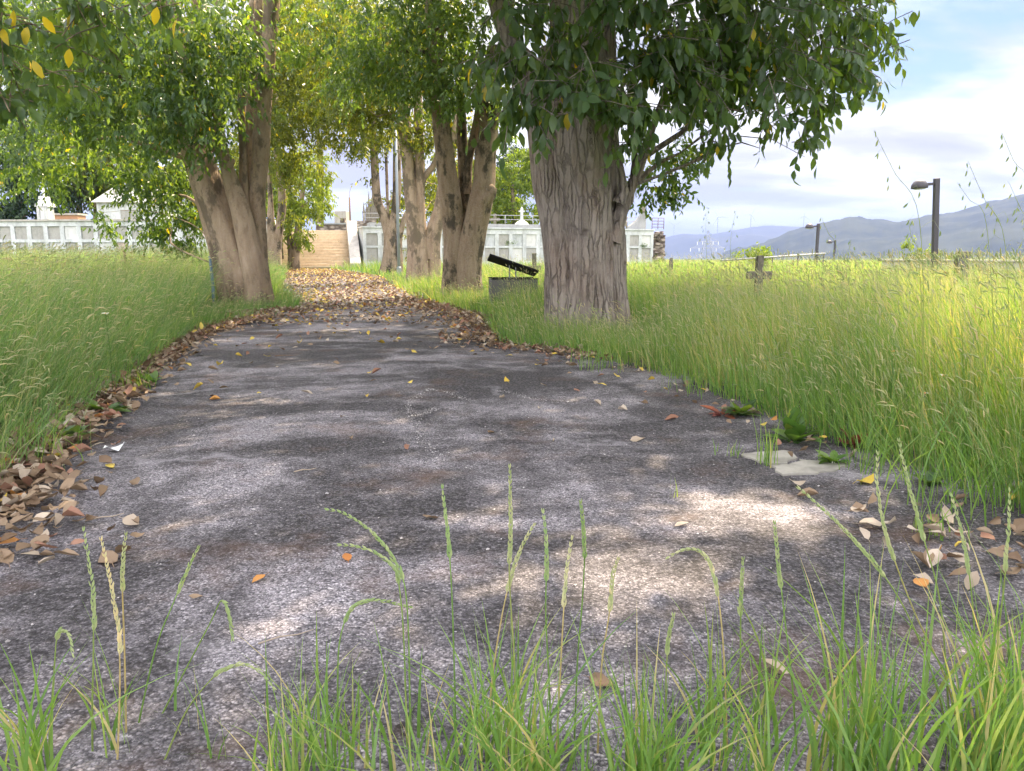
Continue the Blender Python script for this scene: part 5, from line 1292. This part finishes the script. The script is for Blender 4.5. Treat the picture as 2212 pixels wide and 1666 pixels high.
# curved pediment on the right wall end with a finial
def pediment():
    a = P(1360, 497, 53.2); b = P(1404, 497, 53.4); w = b[0]-a[0]; m = depth(53.2)/F
    e = empty('pediment', (a[0], 53.3, 2.49), rzR, label='grey curved pediment with an urn finial on the right end of the niche wall', cat='grave monument')
    pts = [(0, 0), (w, 0), (w, 1.15), (w*.78, 1.15), (w*.66, .85), (w*.5, .62), (w*.3, .38), (w*.1, .22), (0, .2)]
    MB().prism(pts, .25, .6).build('gable', M['roofslab'], e, bevel=.02)
    MB().lathe([(.22, 1.152), (.2, 1.3), (.12, 1.36), (.16, 1.5), (.20, 1.62), (.12, 1.78), (.05, 1.84), (.10, 1.95), (.03, 2.1)], 12, (w*.89, .42, 0)).build('finial', M['stone_lichen'], e, smooth=True)
    MB().lathe([(.2, .202), (.2, .5), (.12, .55), (.2, .75), (.12, .95), (.08, 1.0), (.10, 1.1), (.02, 1.2)], 12, (-.15, .42, 0)).build('urn', M['stone_lichen'], e, smooth=True)
pediment()
# things behind the left wall
def statue_tomb():
    a = P(93, 476, 40.5); m = depth(40.5)/F
    e = empty('white_tomb', (a[0], 40.5, 2.42), label='narrow white tomb front with a small cross behind the left niche wall', cat='tomb')
    MB().box((-.28, 0, -.1), (.28, .6, .85)).build('wall', M['white'], e, bevel=.03)
    MB().prism([(-.34, .852), (.34, .852), (.30, 1.0), (.13, 1.10), (.08, 1.38), (-.08, 1.38), (-.13, 1.10), (-.30, 1.0)], -.05, .66).build('roof', M['white'], e)
    MB().box((-.03, .26, 1.382), (.03, .32, 1.85)).box((-.12, .265, 1.62), (-.031, .315, 1.68)).box((.031, .265, 1.62), (.12, .315, 1.68)).build('cross', M['white_metal'], e)
    for x in (-.26, .12): MB().box((x, -.05, -.1), (x+.14, -.002, .8)).build('pilaster', M['white_stained'], e)
statue_tomb()
eb, w, hh = block(102, 168, 478, 465, 42, .8, 'terracotta', 'brick_tomb', 'low brick coloured tomb with a flat ledge behind the left niche wall', 'tomb', zb=2.42)
MB().box((-w/2-.05, -.08, hh+.002), (w/2+.05, .88, hh+.10)).build('ledge', M['concrete'], eb)
def house():
    a = P(215, 478, 50); b = P(345, 478, 50); w = b[0]-a[0]
    e = empty('chapel', ((a[0]+b[0])/2, 50, 2.3), .12, label='pale chapel with a low grey roof behind the left niche wall', cat='building')
    MB().box((-w/2, 0, 0), (w/2, 5, 1.75)).build('wall', M['white'], e)
    MB()._add([(-w/2-.25, -.25, 1.752), (w/2+.25, -.25, 1.752), (w/2+.25, 5.25, 1.752), (-w/2-.25, 5.25, 1.752), (-w/2+.4, 2.5, 3.0), (w/2-1.2, 2.5, 3.0)], [(0, 1, 5, 4), (2, 3, 4, 5), (1, 2, 5), (3, 0, 4), (3, 2, 1, 0)]).build('roof', M['roofslab'], e)
    MB().box((-.5, -.03, .1), (.5, -.002, 1.3)).build('door', M['panel_grey'], e)
house()
pole(301, 470, 560, 46, .05, Z2, 'concrete', 'wooden_pole', 'thin pole behind the chapel roof on the left terrace', 'pole', lambda e, h: MB().lathe([(.06, h+.001), (.06, h+.05), (.01, h+.1)], 8).build('cap', M['concrete'], e)) if False else None
# posts and flowers in the left meadow
def stake(px, py0, Y, r, label, mat, name='wooden_stake', zt=None):
    a = P(px, py0, Y)
    e = empty(name, (a[0], Y, 0), label=label, cat='stake')
    MB().tube([(0, 0, -.05), (.01, 0, a[2]*.5), (-.01, .0, a[2])], [r, r*.95, r*.8], 8).build('stake', M[mat], e)
    MB().tube([(-.01, 0, a[2]+.001), (-.03, 0, a[2]+.05)], [r*.75, r*.25], 8).build('tip', M[mat], e)
stake(270, 548, 15.0, .035, 'brown broken wooden stake standing in the left meadow', 'wood')
stake(455, 560, 13.4, .03, 'blue painted stake beside the leaning tree', 'blue', 'blue_stake')
# the box with the slanted lid on rods
def bin_lid():
    Y = 13.6; m = depth(Y)/F
    a = P(1062, 640, Y); b = P(1162, 640, Y); x0, x1 = a[0], b[0]; zt = P(1112, 604, Y)[2]
    e = empty('sunken_box', ((x0+x1)/2, Y, 0), .10, label='dark metal box in the grass with a slanted black panel on two thin rods', cat='box')
    w = x1-x0
    body = MB()
    body.box((-w/2, 0, 0), (w/2, .04, zt)).box((-w/2, .66, 0), (w/2, .70, zt)).box((-w/2, .041, 0), (-w/2+.04, .659, zt)).box((w/2-.04, .041, 0), (w/2, .659, zt)).box((-w/2+.041, .041, .02), (w/2-.041, .659, .05))
    body.build('body', M['concrete_dark'], e, bevel=.008)
    MB().box((-w/2-.012, -.012, zt+.001), (w/2+.012, .036, zt+.02)).box((-w/2-.012, .664, zt+.001), (w/2+.012, .712, zt+.02)).build('rim', M['black_metal'], e)
    z1 = P(1060, 552, Y)[2]; z2 = P(1162, 588, Y)[2]
    xa, xb = (P(1058, 560, Y)[0]-(x0+x1)/2), (P(1164, 560, Y)[0]-(x0+x1)/2)
    th = .035; y0, y1 = -.02, .62
    def z_at(x): return z1+(z2-z1)*(x-xa)/(xb-xa)
    zl = lambda x: z_at(x)
    MB()._add([(xa, y0, zl(xa)), (xb, y0, zl(xb)), (xb, y1, zl(xb)-.10), (xa, y1, zl(xa)-.10), (xa, y0, zl(xa)+th), (xb, y0, zl(xb)+th), (xb, y1, zl(xb)+th-.10), (xa, y1, zl(xa)+th-.10)],
              [(3, 2, 1, 0), (4, 5, 6, 7), (0, 1, 5, 4), (1, 2, 6, 5), (2, 3, 7, 6), (3, 0, 4, 7)]).build('lid', M['black_metal'], e, bevel=.006)
    for px in (1104, 1118):
        x = P(px, 600, Y)[0]-(x0+x1)/2; MB().tube([(x, .3, .05), (x, .3, zl(x)-.045)], .011, 8).build('rod', M['steel_grey'], e)
bin_lid()
# ------------------------------------------------------------------ street lamps
def street_lamp(px, pyt, pyb, Y, label, lean=0.0):
    a = P(px, pyb, Y); zt = P(px, pyt, Y)[2]; zb = min(a[2], 0.0); s = (zt-zb)
    e = empty('street_lamp', (a[0], Y, zb), label=label, cat='street lamp', group='street lamps beyond the meadow'); e.rotation_euler = (0, lean, 0)
    k = 1.0
    MB().box((-.075, -.075, 0), (.075, .075, s)).build('pole', M['lamp_metal'], e, bevel=.012)
    MB().box((-.30, -.035, s-.20), (-.076, .035, s-.12)).build('arm', M['lamp_metal'], e)
    prof = [(.235, 0), (.245, .03), (.23, .12), (.17, .21), (.09, .255), (.01, .27)]
    o = MB().lathe(prof, 24, (-.52, 0, s-.27)).build('lamp_shade', M['lamp_metal'], e, smooth=True)
    MB().lathe([(.01, -.035), (.15, -.03), (.2, -.001)], 20, (-.52, 0, s-.27)).build('diffuser', M['glass'], e, smooth=True)
street_lamp(2022, 385, 560, 24.5, 'big dark street lamp with a domed head, nearest of the three beyond the meadow', -.065)
street_lamp(1763, 483, 560, 46, 'middle sized street lamp in front of the blue hill')
street_lamp(1801, 519, 566, 72, 'smallest and farthest street lamp, right of the slanted rail')
def slanted_rail():
    a = P(1560, 563, 34); b = P(1783, 548, 30)
    e = empty('slanted_rail', (a[0], a[1], 0), label='grey handrail sloping up behind the mossy cross', cat='railing')
    d = b-a
    MB().tube([(0, 0, a[2]), (d[0], d[1], b[2])], .035, 8).build('rail', M['rail_metal'], e, smooth=True)
    for f in (.52, .76, .985): MB().tube([(d[0]*f, d[1]*f, -.02), (d[0]*f, d[1]*f, a[2]+(b[2]-a[2])*f-.03)], .03, 8).build('post', M['lamp_metal'], e, smooth=True)
slanted_rail()
def low_wall():
    a = P(1905, 556, 27); b = P(2420, 551, 22)
    d = b-a; ln = math.hypot(d[0], d[1])
    e = empty('low_wall', (a[0], a[1], -.02), math.atan2(d[1], d[0]), label='low grey concrete wall along the far right side of the meadow', cat='wall')
    MB().box((0, 0, 0), (ln, .25, .70)).build('wall', M['concrete'], e, bevel=.02)
    MB().box((-.03, -.04, .702), (ln+.03, .29, .77)).build('coping', M['concrete'], e, bevel=.015)
low_wall()
def bush(px, Y, blobs, label, mat, L):
    b = P(px, 556, Y); e = empty('bush', (b[0], Y, 0), label=label, cat='bush')
    c = Crown()
    for q in blobs: c.blob(q[0], q[1], Y, q[2], q[3], q[4], L, False, q[5], cull=False)
    o = c.build(M[mat], e, 'foliage'); o.location = (-b[0], -Y, 0)
    w = Wood(); w.nstem = 0
    w.stem([(0, 0, -.05, .05), (.05, 0, .4, .04), (.1, 0, .9, .015)], ns=6, px=False); w.stem([(0, 0, -.05, .05), (-.1, .05, .4, .035), (-.3, .1, .9, .012)], ns=6, px=False)
    w.build(M['bark_moss'], e, 'stems')
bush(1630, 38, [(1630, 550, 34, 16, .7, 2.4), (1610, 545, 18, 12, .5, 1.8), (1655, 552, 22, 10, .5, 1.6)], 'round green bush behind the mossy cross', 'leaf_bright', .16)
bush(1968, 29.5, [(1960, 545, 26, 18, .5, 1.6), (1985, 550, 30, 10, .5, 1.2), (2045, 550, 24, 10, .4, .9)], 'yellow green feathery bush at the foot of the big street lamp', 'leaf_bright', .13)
# ------------------------------------------------------------------ wind turbines and pylon on the ridge
def turbine(px, pyb, pyh, rot, label, blade=1.0):
    Y = 5150*math.cos(math.atan((px-1106)/F)); b = P(px, pyb+6, Y); h = P(px, pyh, Y); m = depth(Y)/F
    H = h[2]-b[2]; bl = .46*H*blade*1.25
    e = empty('wind_turbine', (b[0], Y, b[2]), label=label, cat='wind turbine', group='wind turbines on the far ridge')
    MB().lathe([(2.6, 0), (1.6, H)], 10).build('tower', M['turbine'], e)
    MB().box((-1.6, -4, H+.01), (1.6, 5, H+3.4)).build('nacelle', M['turbine'], e)
    MB().lathe([(1.5, -1.5), (1.2, 1), (.2, 2.2)], 10).build('hub', M['turbine'], e, (0, -4.2, H+1.7)).rotation_euler = (math.pi/2, 0, 0)
    for k in range(3):
        a = rot+k*2.0944; d = np.array([math.cos(a), 0, math.sin(a)]); s = np.array([-math.sin(a), 0, math.cos(a)])
        c0 = np.array([0, -4.6, H+1.7])
        V = [];
        for u, w in ((.02, .9), (.2, 2.2), (.6, 1.4), (1, .35)):
            p = c0+d*bl*u; V += [p-s*w*.5+[0, .3, 0], p+s*w*.5+[0, -.3, 0], p+s*w*.1+[0, .55, 0]]
        fs = [(i*3+j, i*3+(j+1) % 3, i*3+3+(j+1) % 3, i*3+3+j) for i in range(3) for j in range(3)]+[(2, 1, 0), (9, 10, 11)]
        MB()._add(V, fs).build('blade', M['turbine'], e)
turbine(1455, 519, 488, .5, 'wind turbine at the left end of the far ridge, lowest of the row')
turbine(1549, 506, 470, .0, 'wind turbine behind the pylon with one blade pointing up left')
turbine(1621, 492, 465, 3.2, 'wind turbine with a blade pointing straight left, right of the pylon')
turbine(1735, 492, 468, 1.5, 'faintest wind turbine on the far ridge near the middle lamp')
def pylon():
    Y = 620; m = depth(Y)/F; b = P(1527, 575, Y); zt = P(1527, 498, Y)[2]; H = zt-b[2]
    e = empty('power_pylon', (b[0], Y, b[2]), label='lattice power pylon standing in the valley before the blue ridge', cat='pylon')
    t_ = MB(); r = .14
    def half(z): return (20*m)*(1-z/H)**1.25+.35
    zs = np.linspace(0, H, 10)
    for sx in (-1, 1):
        for sy in (-1, 1): t_.tube([(sx*half(z), sy*half(z), z) for z in zs], r, 4)
    for i in range(9):
        a, c = half(zs[i]), half(zs[i+1])
        for sy in (-1, 1):
            t_.tube([(-a, sy*a, zs[i]), (c, sy*c, zs[i+1])], r*.6, 3); t_.tube([(a, sy*a, zs[i]), (-c, sy*c, zs[i+1])], r*.6, 3)
        for sx in (-1, 1): t_.tube([(sx*a, -a, zs[i]), (sx*c, c, zs[i+1])], r*.6, 3)
    t_.build('tower', M['steel_grey'], e)
    for z, w in ((P(1527, 536, Y)[2]-b[2], 36*m), (P(1527, 522, Y)[2]-b[2], 22*m)):
        c = MB()
        for sx in (-1, 1):
            c.tube([(0, -.5, z+4), (sx*w, 0, z)], r*.8, 4); c.tube([(0, .5, z), (sx*w, 0, z)], r*.8, 4)
        c.build('crossarm', M['steel_grey'], e)
        for sx in (-1, -.5, .5, 1): MB().tube([(sx*w, 0, z-.1), (sx*w, 0, z-2.6)], .28, 6).build('insulator', M['white_metal'], e)
pylon()
print('leaves', NLEAF, 'objects', len(bpy.data.objects))
